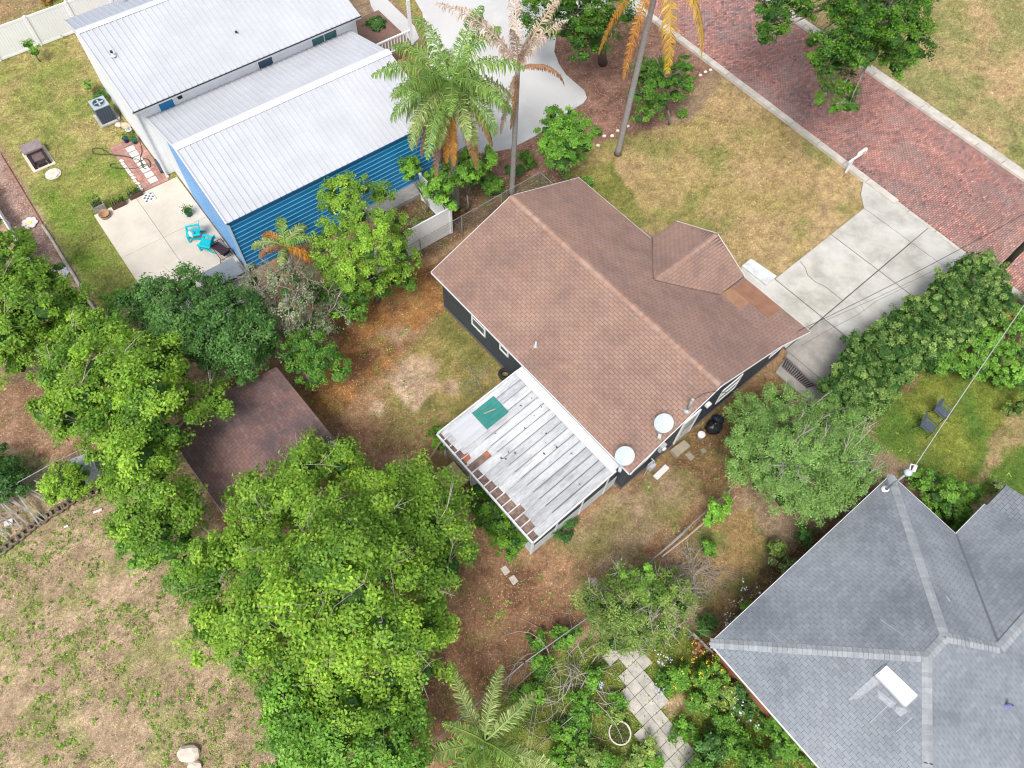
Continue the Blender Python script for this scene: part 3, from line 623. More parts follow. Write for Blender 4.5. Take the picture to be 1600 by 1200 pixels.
# utility pad under windows
# entry pad, stepping stones, bucket, bag
slabm = mat('weathered_step', (.33,.29,.21), (.25,.22,.17), 4, .95, .4, 40, grain=.2)
def poly_top(name, pxs, z1, m, fr, label, cat, z0=-.05, group=None): return MB().prism([tuple(PF(fr, *q, z1)[:2]) for q in pxs], z0, z1).top(name, m, fr, label, cat, group)
poly_top('door_step', ((1047,703),(1069,687),(1079,697),(1058,714)), .16, slabm, 'h', 'mossy tan concrete step below the side door of the charcoal house', 'step')
poly_top('stepping_stone', ((1070,710),(1077,706),(1086,714),(1080,720)), .03, slabm, 'h', 'small flat stepping stone just off the side door step', 'stone')
poly_top('stepping_stone', ((1094,702),(1100,700),(1105,706),(1098,709)), .02, mat('mossy_stone', (.25,.26,.18), (.2,.2,.14), 4), 'h', 'faint mossy stepping stone half sunk near the white bucket', 'stone')
b0 = P(1093,684); bk = thing('bucket', 'white plastic bucket with lid standing by the charcoal wall', 'bucket', 'w', (b0.x, b0.y)); MB().lathe([(.0,.0),(.13,0),(.16,.36)], (b0.x,b0.y,0), 18).build('body', white, bk, True); MB().lathe([(.17,.34),(.175,.38),(.14,.39),(0,.385)], (b0.x,b0.y,0), 18).build('lid', mat('lid_white', (.72,.70,.70), None), bk, True); MB().tube([(b0.x+.16*math.cos(t),b0.y+.16*math.sin(t),.36-.10*math.sin(t*1.0)) for t in np.linspace(0, math.pi, 9)], .007, 5).build('handle', gm_, bk)
b0 = P(1112,672); bb = thing('garbage_bag', 'tied black garbage bag leaning against the charcoal wall', 'bag', 'w', (b0.x, b0.y)); blk = mat('black_plastic', (.012,.013,.016), (.02,.02,.025), 8, .3, .8, 12, grain=0, spec=.5)
MB().blob((b0.x,b0.y,.28), (.36,.32,.34), 3, 3).build('sack', blk, bb, True); MB().blob((b0.x,b0.y,.66), (.10,.09,.10), 4, 2).build('knot', blk, bb, True)
b0 = P(1118,660); MB().blob((b0.x,b0.y,.22), (.30,.27,.26), 8, 3).top('garbage_bag', mat('navy_plastic', (.018,.028,.045), None, rough=.3, grain=0), 'w', 'smaller dark navy bag slumped behind the black garbage bag', 'bag', smooth=True)
# satellite dishes
dishm = mat('dish_white', (.47,.53,.55), (.41,.47,.50), 4, .4, grain=.05)
def dish(px, py, z, label, foot):
    c = PF('h', px, py, z); t = thing('satellite_dish', label, 'satellite dish', 'h', (foot[0], foot[1]), foot[2], 'satellite dishes on the roof edge')
    n = toF('h', Vector((.10, -.62, .78))).normalized(); Rm = n.to_track_quat('Z', 'Y').to_matrix()
    prof = [(r*.39, .08*r*r) for r in (0, .2, .4, .6, .8, .95, 1.0)]; prof += [(.40, .075), (.37, .055), (.22, .01), (0, -.012)]
    MB().lathe(prof, c-n*.04, 28, Rm).build('reflector', dishm, t, True)
    f = Vector(foot); bk_ = c-n*.06
    MB().obox(f+Vector((0,0,.02)), (.2,.14,.03), .4).build('base_plate', gm_, t)
    MB().tube([f+Vector((0,0,.03)), f+Vector((0,0,.3)), bk_], .028, 8).build('mast', dishm, t)
    arm = c+n*.42+Rm@Vector((-.30, -.42, 0))*1.0; st = c+Rm@Vector((-.22,-.30,.06))
    MB().tube([bk_, st-n*.03, arm], .016, 6).build('arm', dishm, t); MB().obox(arm, (.12,.18,.10), .6).build('receiver', dishm, t)
dish(1037, 661, 4.0, 'white satellite dish standing on the brown shingles', (-5.72, 13.6, zW(13.6)))
dish(976, 712, 3.45, 'white satellite dish at the roof corner beside the patio cover', (-5.54, 11.6, zW(11.6)))
#@@PORCH
# ================================================================ patio cover (weathered white metal roof)
PC = thing('patio_cover', 'patio cover with weathered white metal roof strips and missing lower edge', 'patio cover', 'h', (-8.4, 9))
pu0, pu1, pv0, pv1 = -11.35, -5.4, 6.9, 11.25
def zP(v): return 2.12+(v-pv0)/(pv1-pv0)*.42
pm = mat('weathered_white_metal', (.46,.47,.49), (.25,.26,.265), 1.6, .7, .15, 20, .20, fr='h', stretch=(3.6, .5, 1), grain=.28, gscale=10, c3=(.51,.52,.54), s3=.7, lo=.44, hi=.72)
nS = 16; w = (pu1-pu0)/nS
under = MB().slab([(pu0+.02,pv0+.02,zP(pv0)-.10),(pu1-.02,pv0+.02,zP(pv0)-.10),(pu1-.02,pv1,zP(pv1)-.10),(pu0+.02,pv1,zP(pv1)-.10)], .03).build('board_deck', mat('leafy_deck', (.27,.19,.16), (.14,.095,.08), 5, .95, .6, 30, grain=.35, gscale=45), PC)
short = {0: .1, 1: .12, 2: .16, 3: .25, 4: .10, 5: .95, 6: .28, 7: .3, 8: .36, 9: .42, 10: .5, 11: .5, 12: .55, 13: .5, 14: .42, 15: .3}
for i in range(nS):
    a, b = pu0+i*w, pu0+(i+1)*w; v = pv0+short[i]*random.uniform(.9, 1.1)
    mb = MB(); mb.slab([(a+.03,v,zP(v)),(b-.022,v,zP(v)),(b-.022,pv1,zP(pv1)),(a+.03,pv1,zP(pv1))], .02)
    mb.bar((a+.035,v,zP(v)+.02),(a+.035,pv1,zP(pv1)+.02),.03,.06)
    mb.build('roof_strip', pm, PC)
jm = mat('joist_white', (.70,.68,.66), (.5,.46,.43), 6, .7)
for i in range(nS): MB().bar((pu0+i*w, pv0, zP(pv0)-.03), (pu0+i*w, pv0+1.3, zP(pv0+1.3)-.06), .045, .07).build('joist', jm, PC)
wp = mat('white_sheet', (.52,.53,.56), (.46,.47,.50), 1.2, .5, fr='h', stretch=(4,.4,1), grain=.06); tp_ = mat('teal_sheet', (.03,.19,.165), (.045,.23,.20), 1.5, .5, grain=.05)
def sheet(name, ua, ub, va, vb_, m, lift):
    mb = MB(); mb.slab([(ua,va,zP(va)+lift),(ub,va,zP(va)+lift),(ub,vb_,zP(vb_)+lift),(ua,vb_,zP(vb_)+lift)], .012)
    k = 5
    for i in range(k+1): uu = ua+.02+(ub-ua-.04)*i/k; mb.bar((uu,va,zP(va)+lift+.008),(uu,vb_,zP(vb_)+lift+.008),.03,.02)
    return mb.build(name, m, PC)
sheet('white_panel', -11.2, -10.08, 7.28, 8.50, wp, .06); sheet('teal_panel', -11.12, -10.14, 8.51, 9.68, tp_, .062)
MB().bar((-10.75,8.85,zP(8.85)+.1),(-10.6,9.35,zP(9.35)+.1),.05,.02).build('loose_batten', mat('old_wood', (.40,.32,.24), (.3,.25,.2), 8, .9), PC)
MB().bar((pu0-.03,pv0-.05,zP(pv0)-.04),(pu1+.03,pv0-.05,zP(pv0)-.04),.07,.14).bar((pu0-.03,pv0,zP(pv0)-.02),(pu0-.03,pv1,zP(pv1)-.02),.06,.12).bar((pu1+.03,pv0,zP(pv0)-.02),(pu1+.03,pv1,zP(pv1)-.02),.06,.12).build('gutter', mat('gutter_white', (.74,.75,.76), (.55,.56,.57), 5, .5), PC)
MB().slab([(pu0-.02,pv1-.22,zP(pv1)+.06),(pu1,pv1-.22,zP(pv1)+.06),(pu1,pv1+.2,zP(pv1)+.13),(pu0-.02,pv1+.2,zP(pv1)+.13)], .012).build('flashing', mat('flashing_white', (.54,.54,.55), (.52,.52,.53), 3, .5, grain=.1), PC)
rust = mat('rust_patch', (.50,.16,.07), (.34,.12,.07), 8, .9)
MB().slab([(-9.95,7.0,zP(7.0)+.02),(-9.6,6.98,zP(7)+.02),(-9.62,7.25,zP(7.2)+.02),(-9.9,7.3,zP(7.2)+.02)], .006).build('rust_patch', rust, PC)
MB().slab([(-9.42,7.75,zP(7.8)+.0),(-9.2,7.75,zP(7.8)),(-9.2,8.1,zP(8.0)),(-9.42,8.1,zP(8.0))], .006).build('rust_patch', rust, PC)
db = MB(); rr = random.Random(5)
for i in range(18):
    u, v = rr.uniform(pu0+.4, pu1-.3), rr.uniform(pv0+.9, pv1-.3); L = rr.uniform(.03, .09)
    pts = [(u+L*math.cos(t)*rr.uniform(.4, 1), v+L*.7*math.sin(t)*rr.uniform(.4, 1), zP(v)+.03) for t in np.linspace(0, 5.6, 7)]; db.slab(pts, .01)
db.build('debris', mat('dark_debris', (.06,.05,.045), None), PC)
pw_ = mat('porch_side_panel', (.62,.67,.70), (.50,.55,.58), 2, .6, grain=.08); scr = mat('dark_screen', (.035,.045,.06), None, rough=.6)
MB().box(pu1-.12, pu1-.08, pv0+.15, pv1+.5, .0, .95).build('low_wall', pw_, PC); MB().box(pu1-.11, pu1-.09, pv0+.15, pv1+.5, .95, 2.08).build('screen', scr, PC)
for v in (pv0+.12, 8.3, 9.7, 11.1): MB().box(pu1-.14, pu1-.06, v-.04, v+.04, 0, zP(v)-.11).build('post', white, PC)
MB().box(-9.35, pu1-.14, pv0+.12, pv0+.16, 0, .95).build('low_wall', pw_, PC); MB().box(-9.35, pu1-.14, pv0+.13, pv0+.15, .95, 2.0).build('screen', mat('pale_screen', (.30,.34,.37), None, rough=.6), PC)
for u in (-11.2, -9.4, -7.4): MB().box(u-.04, u+.04, pv0+.10, pv0+.18, 0, 2.0).build('post', white, PC)
MB().box(pu0+.1, pu1-.2, pv0+.2, 11.8, 0, .42).build('floor', mat('porch_floor', (.30,.26,.21), (.24,.21,.18), 3), PC)
MB().bar((-11.15,pv0+.1,1.9),(-11.45,6.3,.1),.06,.05).build('brace', mat('old_wood', (.4,.32,.24)), PC)
st = thing('wooden_steps', 'yellowish timber steps and landing under the patio cover edge', 'steps', 'h', (-10, 6.3)); ym = mat('yellow_timber', (.55,.46,.25), (.45,.37,.2), 3, .8, .2, 20, .08, fr='h', stretch=(1,6,1), grain=.15)
for i in range(6): MB().box(-10.55+i*.185, -10.375+i*.185, 5.95, 7.0, .50, .54).build('plank', ym, st)
for i, (a, z) in enumerate(((5.65,.35),(5.35,.2),(5.05,.06))): 
    for j in range(2): MB().box(-10.5, -9.5, a+j*.14, a+.13+j*.14, z, z+.04).build('tread', ym, st)
MB().bar((-10.5,6.0,.5),(-10.5,5.0,.03),.04,.2).bar((-9.5,6.0,.5),(-9.5,5.0,.03),.04,.2).build('stringer', mat('dark_timber', (.12,.09,.06), None), st)
#@@NEIGHBOUR
# ================================================================ blue metal building
wm = mat('white_metal_roof', (.50,.51,.545), (.45,.46,.495), .5, .5, grain=.05, spec=.3)
ribm = mat('white_metal_rib', (.62,.63,.66), None, rough=.4, grain=.02); rib_shade = mat('rib_shade_dirt', (.42,.43,.47), None, rough=.5, grain=.02)  # grey for one rib flank: rib shadow and collected dirt put into the colour
BB = thing('blue_metal_building', 'blue ribbed metal garage with a white standing rib roof', 'building', 'n', (-29, 10))
bu0, bu1, bv0, bv1 = -31.6, -25.45, 4.38, 16.0; bze, bzr, bzb = 3.66, 4.85, 4.34; bur = -29.75
blue = mat('blue_siding', (.010,.21,.46), (.008,.185,.41), .8, .4, grain=.06, spec=.5); blue_glare = mat('blue_siding_glare', (.24,.47,.78), (.21,.43,.74), .8, .4, grain=.03, spec=.5); rib_b = mat('blue_rib_edge', (.16,.45,.70), None, rough=.35, grain=.03)  # end wall: glancing reflection painted in as a lighter blue of the same siding
MB().box(bu1-.2, bu1-.03, bv0+.05, bv1-.05, 0, bze-.05).build('wall', blue, BB)
nr = 13; hh = (bze-.08)/nr
for i in range(nr):
    z = i*hh; mb = MB(); mb.add([(bu1-.03,bv0,z+.004),(bu1-.03,bv1,z+.004),(bu1-.018,bv1,z+hh*.82),(bu1-.018,bv0,z+hh*.82),(bu1-.03,bv1,z+hh*.999),(bu1-.03,bv0,z+hh*.999)], [(0,1,2,3),(3,2,4,5)]); mb.build('siding_strip', blue, BB)
    MB().bar((bu1-.018,bv0+.02,z+hh*.86),(bu1-.018,bv1,z+hh*.86),.022,.024).build('rib', rib_b, BB)
# gable wall (towards the patio) and the far one
for vv_, mt_ in ((bv0, blue_glare), (bv1-.1, blue)):
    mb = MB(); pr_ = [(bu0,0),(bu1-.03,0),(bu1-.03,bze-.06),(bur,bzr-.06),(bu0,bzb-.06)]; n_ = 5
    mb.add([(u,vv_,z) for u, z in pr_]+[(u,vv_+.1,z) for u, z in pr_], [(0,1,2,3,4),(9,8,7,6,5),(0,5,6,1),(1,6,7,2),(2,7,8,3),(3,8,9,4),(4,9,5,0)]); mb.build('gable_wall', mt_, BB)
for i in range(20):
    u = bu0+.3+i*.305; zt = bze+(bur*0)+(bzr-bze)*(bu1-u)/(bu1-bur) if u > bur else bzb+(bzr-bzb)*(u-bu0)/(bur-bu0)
    MB().box(u-.012, u+.012, bv0-.018, bv0, .02, zt-.1).build('rib', blue_glare, BB)
def metal_slope(parent, ua, za, ub, zb, v0, v1, pitch=.28, m=None, per=3, edge=.0):
    """slope running from (ua,za) eave to (ub,zb) ridge; panels laid across v"""
    m = m or wm; n = int(round((v1-v0)/(pitch*per))); pw = (v1-v0)/n; proto = None; d = Vector((ub-ua, 0, zb-za)); L = d.length; d.normalize(); nrm = Vector((-d.z, 0, d.x)); 
    if nrm.z < 0: nrm = -nrm
    og = ORG[root(parent).name]
    for i in range(n):
        if proto is None:
            mb = MB(); a = Vector((ua, v0, za)); b = Vector((ub, v0, zb)); y = Vector((0, 1, 0))
            def q4(y0, h0, y1, h1): mb.add([a+y*y0+nrm*h0, a+y*y1+nrm*h1, b+y*y1+nrm*h1, b+y*y0+nrm*h0], [(0,1,2,3)] if ub < ua else [(3,2,1,0)])
            p = pw/per; SF = []
            for k in range(per):
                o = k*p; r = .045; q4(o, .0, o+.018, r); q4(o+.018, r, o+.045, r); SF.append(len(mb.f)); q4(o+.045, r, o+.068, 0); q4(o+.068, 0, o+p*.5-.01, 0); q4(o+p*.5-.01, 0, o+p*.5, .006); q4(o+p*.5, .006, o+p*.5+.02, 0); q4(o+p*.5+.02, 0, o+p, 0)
            mb.add([a-nrm*.02, a+y*pw-nrm*.02, b+y*pw-nrm*.02, b-nrm*.02, a, a+y*pw, b+y*pw, b], [(0,1,2,3),(0,4,5,1),(2,6,7,3)])
            proto = mb.build('roof_panel', m, parent); proto.data.materials.append(rib_shade)
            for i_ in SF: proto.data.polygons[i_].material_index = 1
        else: instance(proto, parent, 'roof_panel', (0, i*pw, 0))
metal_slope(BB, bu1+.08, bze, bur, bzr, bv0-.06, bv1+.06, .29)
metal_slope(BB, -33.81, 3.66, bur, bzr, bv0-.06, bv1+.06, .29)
rc = MB(); y0, y1 = bv0-.09, bv1+.09
rc.slab([(bur+.22,y0,bzr-.01),(bur+.22,y1,bzr-.01),(bur,y1,bzr+.055),(bur,y0,bzr+.055)], .012).slab([(bur,y0,bzr+.056),(bur,y1,bzr+.056),(bur-.24,y1,bzr+.0),(bur-.24,y0,bzr+.0)], .012).build('ridge_cap', ribm, BB)
MB().box(-33.79, bu0-.02, bv0+.02, bv0+.12, 0, 3.6).build('side_panel', mat('white_panel_wall', (.70,.72,.74), None, rough=.6), BB)
tm = MB(); pale = mat('pale_blue_trim', (.50,.66,.82), None, rough=.4, grain=.02)
tm.bar((bu1-.01,bv0-.01,0),(bu1-.01,bv0-.01,bze-.06),.09,.09); tm.build('corner_trim', pale, BB)
rk = MB(); rk.bar((bu1+.08,bv0-.085,bze-.02),(bur,bv0-.085,bzr-.01),.05,.12); rk.bar((-33.8,bv0-.085,3.64),(bur,bv0-.085,bzr-.01),.05,.12); rk.build('rake_trim', ribm, BB)
MB().bar((bu1+.09,bv0-.05,bze-.04),(bu1+.09,bv1+.05,bze-.04),.03,.09).build('eave_trim', mat('navy_trim', (.02,.10,.22), None, rough=.4), BB)
MB().box(bu1-.0, bu1+.85, 11.0, 15.6, 0, .22).top('retaining_curb', mat('grey_block', (.34,.32,.30), (.26,.25,.24), 4, .9), 'n', 'low grey concrete curb along the foot of the blue wall', 'curb')
# ================================================================ white house
WH = thing('white_house', 'white walled house with a pale ribbed metal roof above the garage', 'house', 'n', (-38, 10))
hu1, hz = -33.82, 4.52; hur, hzr = -38.7, 5.75; hub = -41.9; hv0, hv1 = 3.95, 16.45
ww = mat('white_wall', (.80,.82,.85), (.74,.76,.79), 1, .6, grain=.03)
hw = MB(); hw.box(hu1-.15, hu1, hv0, hv1, 0, hz-.05); hw.box(hub+.4, hu1-.15, hv0, hv0+.15, 0, hz-.05); hw.box(hub+.4, hub+.55, hv0+.15, hv1, 0, 4.3); hw.box(hub+.4, hu1-.15, hv1-.15, hv1, 0, hz-.05)
for vv_ in (hv0, hv1-.15): hw.add([(hub+.4,vv_,hz-.05),(hu1,vv_,hz-.05),(hur,vv_,hzr-.08),(hub+.4,vv_+.15,hz-.05),(hu1,vv_+.15,hz-.05),(hur,vv_+.15,hzr-.08)], [(0,1,2),(3,5,4),(0,2,5,3),(2,1,4,5),(0,3,4,1)])
hw.build('wall', ww, WH)
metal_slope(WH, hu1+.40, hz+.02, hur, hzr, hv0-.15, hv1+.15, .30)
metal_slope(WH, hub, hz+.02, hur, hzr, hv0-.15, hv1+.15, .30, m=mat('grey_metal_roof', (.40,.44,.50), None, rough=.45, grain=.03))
MB().slab([(hur+.2,hv0-.18,hzr+.0),(hur+.2,hv1+.18,hzr+.0),(hur,hv1+.18,hzr+.06),(hur,hv0-.18,hzr+.06)], .01).slab([(hur,hv0-.18,hzr+.061),(hur,hv1+.18,hzr+.061),(hur-.2,hv1+.18,hzr),(hur-.2,hv0-.18,hzr)], .01).build('ridge_cap', ribm, WH)
fb = MB(); fb.bar((hu1+.41,hv0-.16,hz-.06),(hu1+.41,hv1+.16,hz-.06),.03,.13); fb.build('fascia', ribm, WH)
MB().bar((hu1+.44,hv0-.16,hz+.0),(hu1+.44,hv1+.16,hz+.0),.03,.05).build('drip_edge', mat('dark_drip', (.03,.03,.035), None), WH)
rk = MB(); rk.bar((hu1+.40,hv0-.17,hz-.05),(hur,hv0-.17,hzr-.05),.04,.16); rk.bar((hub,hv0-.17,hz-.05),(hur,hv0-.17,hzr-.05),.04,.16); rk.build('rake_trim', ribm, WH)
MB().tube([(hu1+.06,hv0-.02,hz-.1),(hu1+.06,hv0-.02,.08),(hu1+.28,hv0-.04,.05)], .07, 8).build('downspout', ribm, WH)
vm = mat('vent_dark', (.03,.03,.03), None)
for px, py in ((177,87),(371,56)):
    z = 5.1; p = PF('n', px, py, z); zz = hz+(hzr-hz)*(hu1+.4-p.x)/(hu1+.4-hur); p = PF('n', px, py, zz)
    v = MB().lathe([(.13,.0),(.10,.03),(.05,.05),(.05,.25)], (p.x,p.y,zz), 12).build('vent_pipe', ribm, WH, True); MB().lathe([(.065,.18),(.065,.26),(0,.27)], (p.x,p.y,zz), 12).build('vent_cap', vm, v)
p = PF('n', 195, 10, 4.7); MB().lathe([(.13,.0),(.10,.03),(.05,.05),(.05,.3)], (p.x,p.y,5.2), 12).build('vent_pipe', ribm, WH, True)
dglass = mat('teal_glass', (.04,.16,.16), (.03,.11,.12), 2, .1, spec=.7, grain=0); nglass = mat('navy_glass', (.03,.07,.13), None, rough=.1, spec=.7, grain=0)
def whwin(pxs, gm): 
    a = [PU('n', *q, hu1) for q in pxs]; vs = [x[0] for x in a]; zs = [x[1] for x in a]; return min(vs), max(vs), min(zs), max(zs)
for pxs, gm in ((((402,96),(425,90),(428,101),(405,108)), nglass), (((486,62),(505,54),(507,66),(490,74)), dglass), (((507,53),(525,47),(527,60),(508,66)), dglass)):
    a, b, c, d = whwin(pxs, gm); win_u('n', WH, hu1, (a+b)/2, b-a+.06, c-.55, d+.06, 1, white, gm, mull=0, fw=.05)
a, b, c, d = whwin(((243,162),(268,153),(273,165),(249,174)), None); MB().box(hu1, hu1+.03, a+.1, b, c-.5, d).build('blue_shutter', mat('blue_panel', (.02,.20,.42), None, rough=.4), WH)
a, b = PU('n', 280, 150, hu1+.1); MB().box(hu1, hu1+.14, a-.1, a+.12, b-.15, b+.12).build('wall_lamp', vm, WH)
# porch railing at the front of the white house
rl = MB(); pr = thing('porch_railing', 'white wooden porch railing with brown balusters beyond the white roof', 'railing', 'n', (-36, 18.4))
prm = mat('brown_baluster', (.16,.09,.07), None)
MB().bar((-34.6,17.5,1.5),(-34.6,20.3,1.5),.10,.08).bar((-34.6,17.5,.65),(-34.6,20.3,.65),.08,.08).build('rail', white, pr)
bal = MB().box(-34.63,-34.57,17.6,17.66,.69,1.46).build('baluster', white, pr)
for i in range(1, 13): instance(bal, pr, 'baluster', (0, i*.21, 0))
MB().box(-34.68,-34.52,20.2,20.36,0,3.4).build('post', white, pr)
MB().box(-38.5, -34.5, 17.32, 20.4, 0, .55).top('porch_deck', mat('brown_deck', (.22,.13,.10), (.17,.10,.08), 3), 'n', 'brown raised porch deck behind the white railing', 'deck')
# ================================================================ grey roofed house
GH = thing('grey_roof_house', 'house with a large grey shingle hip roof in the lower right', 'house', 'g', (10, 12))
gs = mat('grey_shingle', (.215,.237,.265), (.165,.183,.208), .55, .9, .4, 120, .08, fr='g', grain=.2, gscale=40, c3=(.26,.282,.31), s3=.3, lo=.44, hi=.60)
gcapm = mat('grey_ridge_cap', (.31,.33,.35), (.25,.268,.288), 2, .9, .3, 80, .12, grain=.15)
gdeck = mat('grey_felt', (.085,.09,.10), None)
cW = toF('g', P(1110,1005,2.8)); cN = toF('g', P(1392,742,2.8)); E0 = (cW.x+cN.x)/2; VS = cW.y; VN = cN.y; k = .41; z0 = 2.8; zt = 4.72; dd = (zt-z0)/k
RU = E0+dd; JS = (RU, VS+dd); JN = (RU, VN-dd); E1 = 2*RU-E0+4.0   # south-east side lies outside the frame
VXT = 34
gd = MB(); GR = Roof()
A = (E0,VS,z0); Bc = (E0,VN,z0); J1 = (RU,JS[1],zt); J2 = (RU,JN[1],zt)
fNW = [A, Bc, J2, J1]                      # faces up-left
SE = (RU+dd, VS, z0); fSW = [A, J1, (RU+dd, VS, z0)]     # hip triangle towards the bottom
# wing to the north-east, its north-west eave at u=4.28
WU = 4.30; vw0 = VN; d_ = (zt-z0-k*(RU-WU))/(2*k)*1.0; KX = (RU+d_, JN[1]+d_, zt-k*d_); 
VY0 = (WU, VN, z0)
fNE = [Bc, VY0, KX, J2]                      # north-east face cut by the wing valley
WV1 = toF('g', P(1538,787,2.8)).y
fWNW = [VY0, (WU, WV1, z0), (KX[0], WV1, KX[2]), KX]     # wing slope facing north-west
fSE = [J1, J2, KX, (KX[0], WV1, KX[2]), (KX[0]+(KX[2]-z0)/k, WV1, z0), (RU+dd, VS, z0)]
fSE1 = [J1, J2, (RU+dd, JN[1], z0), (RU+dd, VS, z0)]
fSE2 = [J2, KX, (KX[0]+(KX[2]-z0)/k, KX[1], z0), (RU+dd, JN[1], z0)]; fSE3 = [KX, (KX[0], WV1, KX[2]), (RU+dd, WV1, z0), (RU+dd, KX[1], z0)]
for f, e in ((fNW,(A,Bc)), (fSW,(A,SE)), (fNE,(Bc,VY0)), (fWNW,(VY0,(WU,WV1,z0))), (fSE1,((RU+dd,VS,z0),(RU+dd,VN,z0))), (fSE2,((RU+dd,VS,z0),(RU+dd,VN,z0))), (fSE3,((RU+dd,VS,z0),(RU+dd,VN,z0)))):
    gd.slab(pk(f), .12); GR.plane(f, e[0], e[1], .30, .145, .013, (.007, .008))
# lower roof beyond the wing
c3 = toF('g', P(1570,760,2.45)); LU = WU+.1; LV = c3.y; fL = [(LU,WV1+.05,2.55),(LU,LV,2.55),(LU+5,LV,3.9),(LU+5,WV1+.05,3.9)]; gd.slab(pk(fL), .12); GR.plane(fL, fL[0], fL[1], .33, .155, .014)
groof = gd.build('roof', gdeck, GH); GR.finish(gs, groof, 'g', 300)
for a, b in ((A, J1), (J1, J2), (Bc, J2), (J1, SE), (J2, KX), (KX, (KX[0], WV1, KX[2]))): caprow(groof, a, b, .17, gcapm, .16, dz=.32)
vf = MB(); vf.bar(Vector(VY0)+Vector((0,0,.02)), Vector(KX)+Vector((0,0,.02)), .10, .012); vf.build('valley_flashing', mat('valley_grey', (.12,.13,.15), None), groof)
gf = MB(); e = .015
gf.bar((E0-e,VS,z0-.06),(E0-e,VN,z0-.06),.02,.13); gf.bar((E0,VS-e,z0-.06),(RU+dd,VS-e,z0-.06),.02,.13); gf.bar((E0,VN+e,z0-.06),(WU,VN+e,z0-.06),.02,.13); gf.bar((WU-e,VN,z0-.06),(WU-e,WV1,z0-.06),.02,.13)
gf.build('fascia', white, GH)
bw = mat('orange_brick_wall', (.38,.15,.08), (.30,.12,.07), 3, .9, .3, 40, grain=.2)
MB().box(E0+.45, RU+dd-.4, VS+.45, VN-.45, 0, z0-.05).box(WU+.45, RU+dd-.4, VN-.45, LV-.4, 0, z0-.25).build('wall', bw, GH)
def onRoof(px, py, fn):
    z = 4.0
    for _ in range(30): p = PF('g', px, py, z); z = fn(p)
    return Vector((p.x, p.y, z))
fSWz = lambda p: z0+k*(p.y-VS); fNWz = lambda p: z0+k*(p.x-E0); fSEz = lambda p: zt-k*(p.x-RU)
# skylight: four corners on the south-west hip face
sk = [onRoof(*q, fSWz) for q in ((1366,1055),(1382,1041),(1430,1087),(1412,1104))]
cc = sum(sk, Vector())/4
skl = MB(); skl.slab([p+Vector((0,0,.16)) for p in sk], .15); so_ = skl.build('skylight', mat('skylight_white', (.74,.75,.77), None, rough=.35, grain=.0), GH)
skf = MB(); 
for a, b in zip(sk, sk[1:]+sk[:1]): skf.bar(a+Vector((0,0,.04)), b+Vector((0,0,.04)), .10, .06)
skf.build('frame', gcapm, so_)
pv2 = onRoof(1572, 1103, fSEz); MB().lathe([(.15,0),(.11,.05),(.06,.06),(.06,.35),(.04,.35),(.04,.15)], pv2, 14).build('vent_pipe', mat('purple_pvc', (.16,.17,.30), None, rough=.5, grain=0), GH, True)
scm = mat('pale_scratch', (.29,.31,.335), None, grain=.1)
for a_, b_, fn_ in (((1375,968),(1412,994),fNWz),((1200,985),(1222,1004),fNWz),((1387,1102),(1358,1130),fSWz),((1425,1121),(1400,1144),fSWz),((1330,1188),(1341,1200),fSWz),((1462,1170),(1484,1200),fSEz),((1574,1108),(1592,1132),fSEz),((1478,932),(1484,940),fSEz)):
    A_, B_ = onRoof(*a_, fn_)+Vector((0,0,.024)), onRoof(*b_, fn_)+Vector((0,0,.024)); MB().bar(A_, B_, .035, .006).build('scratch', scm, groof)
bl = mat('bleached_shingle', (.33,.35,.375), (.27,.29,.315), 9, .9, grain=.25)
for q_ in (((1364,1056),(1376,1066),(1340,1092),(1325,1094)),((1400,1104),(1412,1106),(1418,1112),(1406,1120),(1398,1112)),((1372,1078),(1400,1100),(1390,1106),(1372,1090))): MB().slab([onRoof(*p_, fSWz)+Vector((0,0,.021)) for p_ in q_], .004).build('bleached_patch', bl, groof)
tar = mat('black_tar', (.015,.015,.015), None, grain=0)
a_ = J1; tz = lambda t: Vector(J1)*(1-t)+Vector(SE)*t
for t, L in ((.47,.22),(.515,.3)):
    c = tz(t)+Vector((0,0,.05)); MB().bar(c+Vector((-L*.5,-L*.4,-.02)), c+Vector((L*.5,L*.45,-.03)), .03, .01).build('tar_mark', tar, groof)
# service mast with weatherhead
mb0 = onRoof(1384, 765, fNWz); MT = thing('service_mast', 'grey service mast with white weatherhead at the grey roof corner', 'mast', 'g', (mb0.x, mb0.y), mb0.z)
tpz = 4.55; tpp = Vector((mb0.x, mb0.y, tpz))
MB().lathe([(.18,0),(.14,.04),(.06,.07)], mb0, 12).build('flashing', ribm, MT); MB().tube([mb0, tpp], .045, 10).build('pipe', gm_, MT, True)
MB().lathe([(.05,0),(.14,.06),(.16,.16),(.08,.26),(0,.27)], tpp, 12).build('weatherhead', dishm, MT, True)
MB().tube([tpp+Vector((0,0,.1)), tpp+Vector((.1,.25,.05)), tpp+Vector((.0,.45,.15)), tpp+Vector((-.15,.3,.2)), tpp+Vector((-.05,.1,.22))], .03, 6).obox(tpp+Vector((.05,.35,.1)), (.12,.3,.1), .3).build('cable_loop', wcb, MT, True)
MASTTOP = toW('g', tpp+Vector((0,.4,.15)))
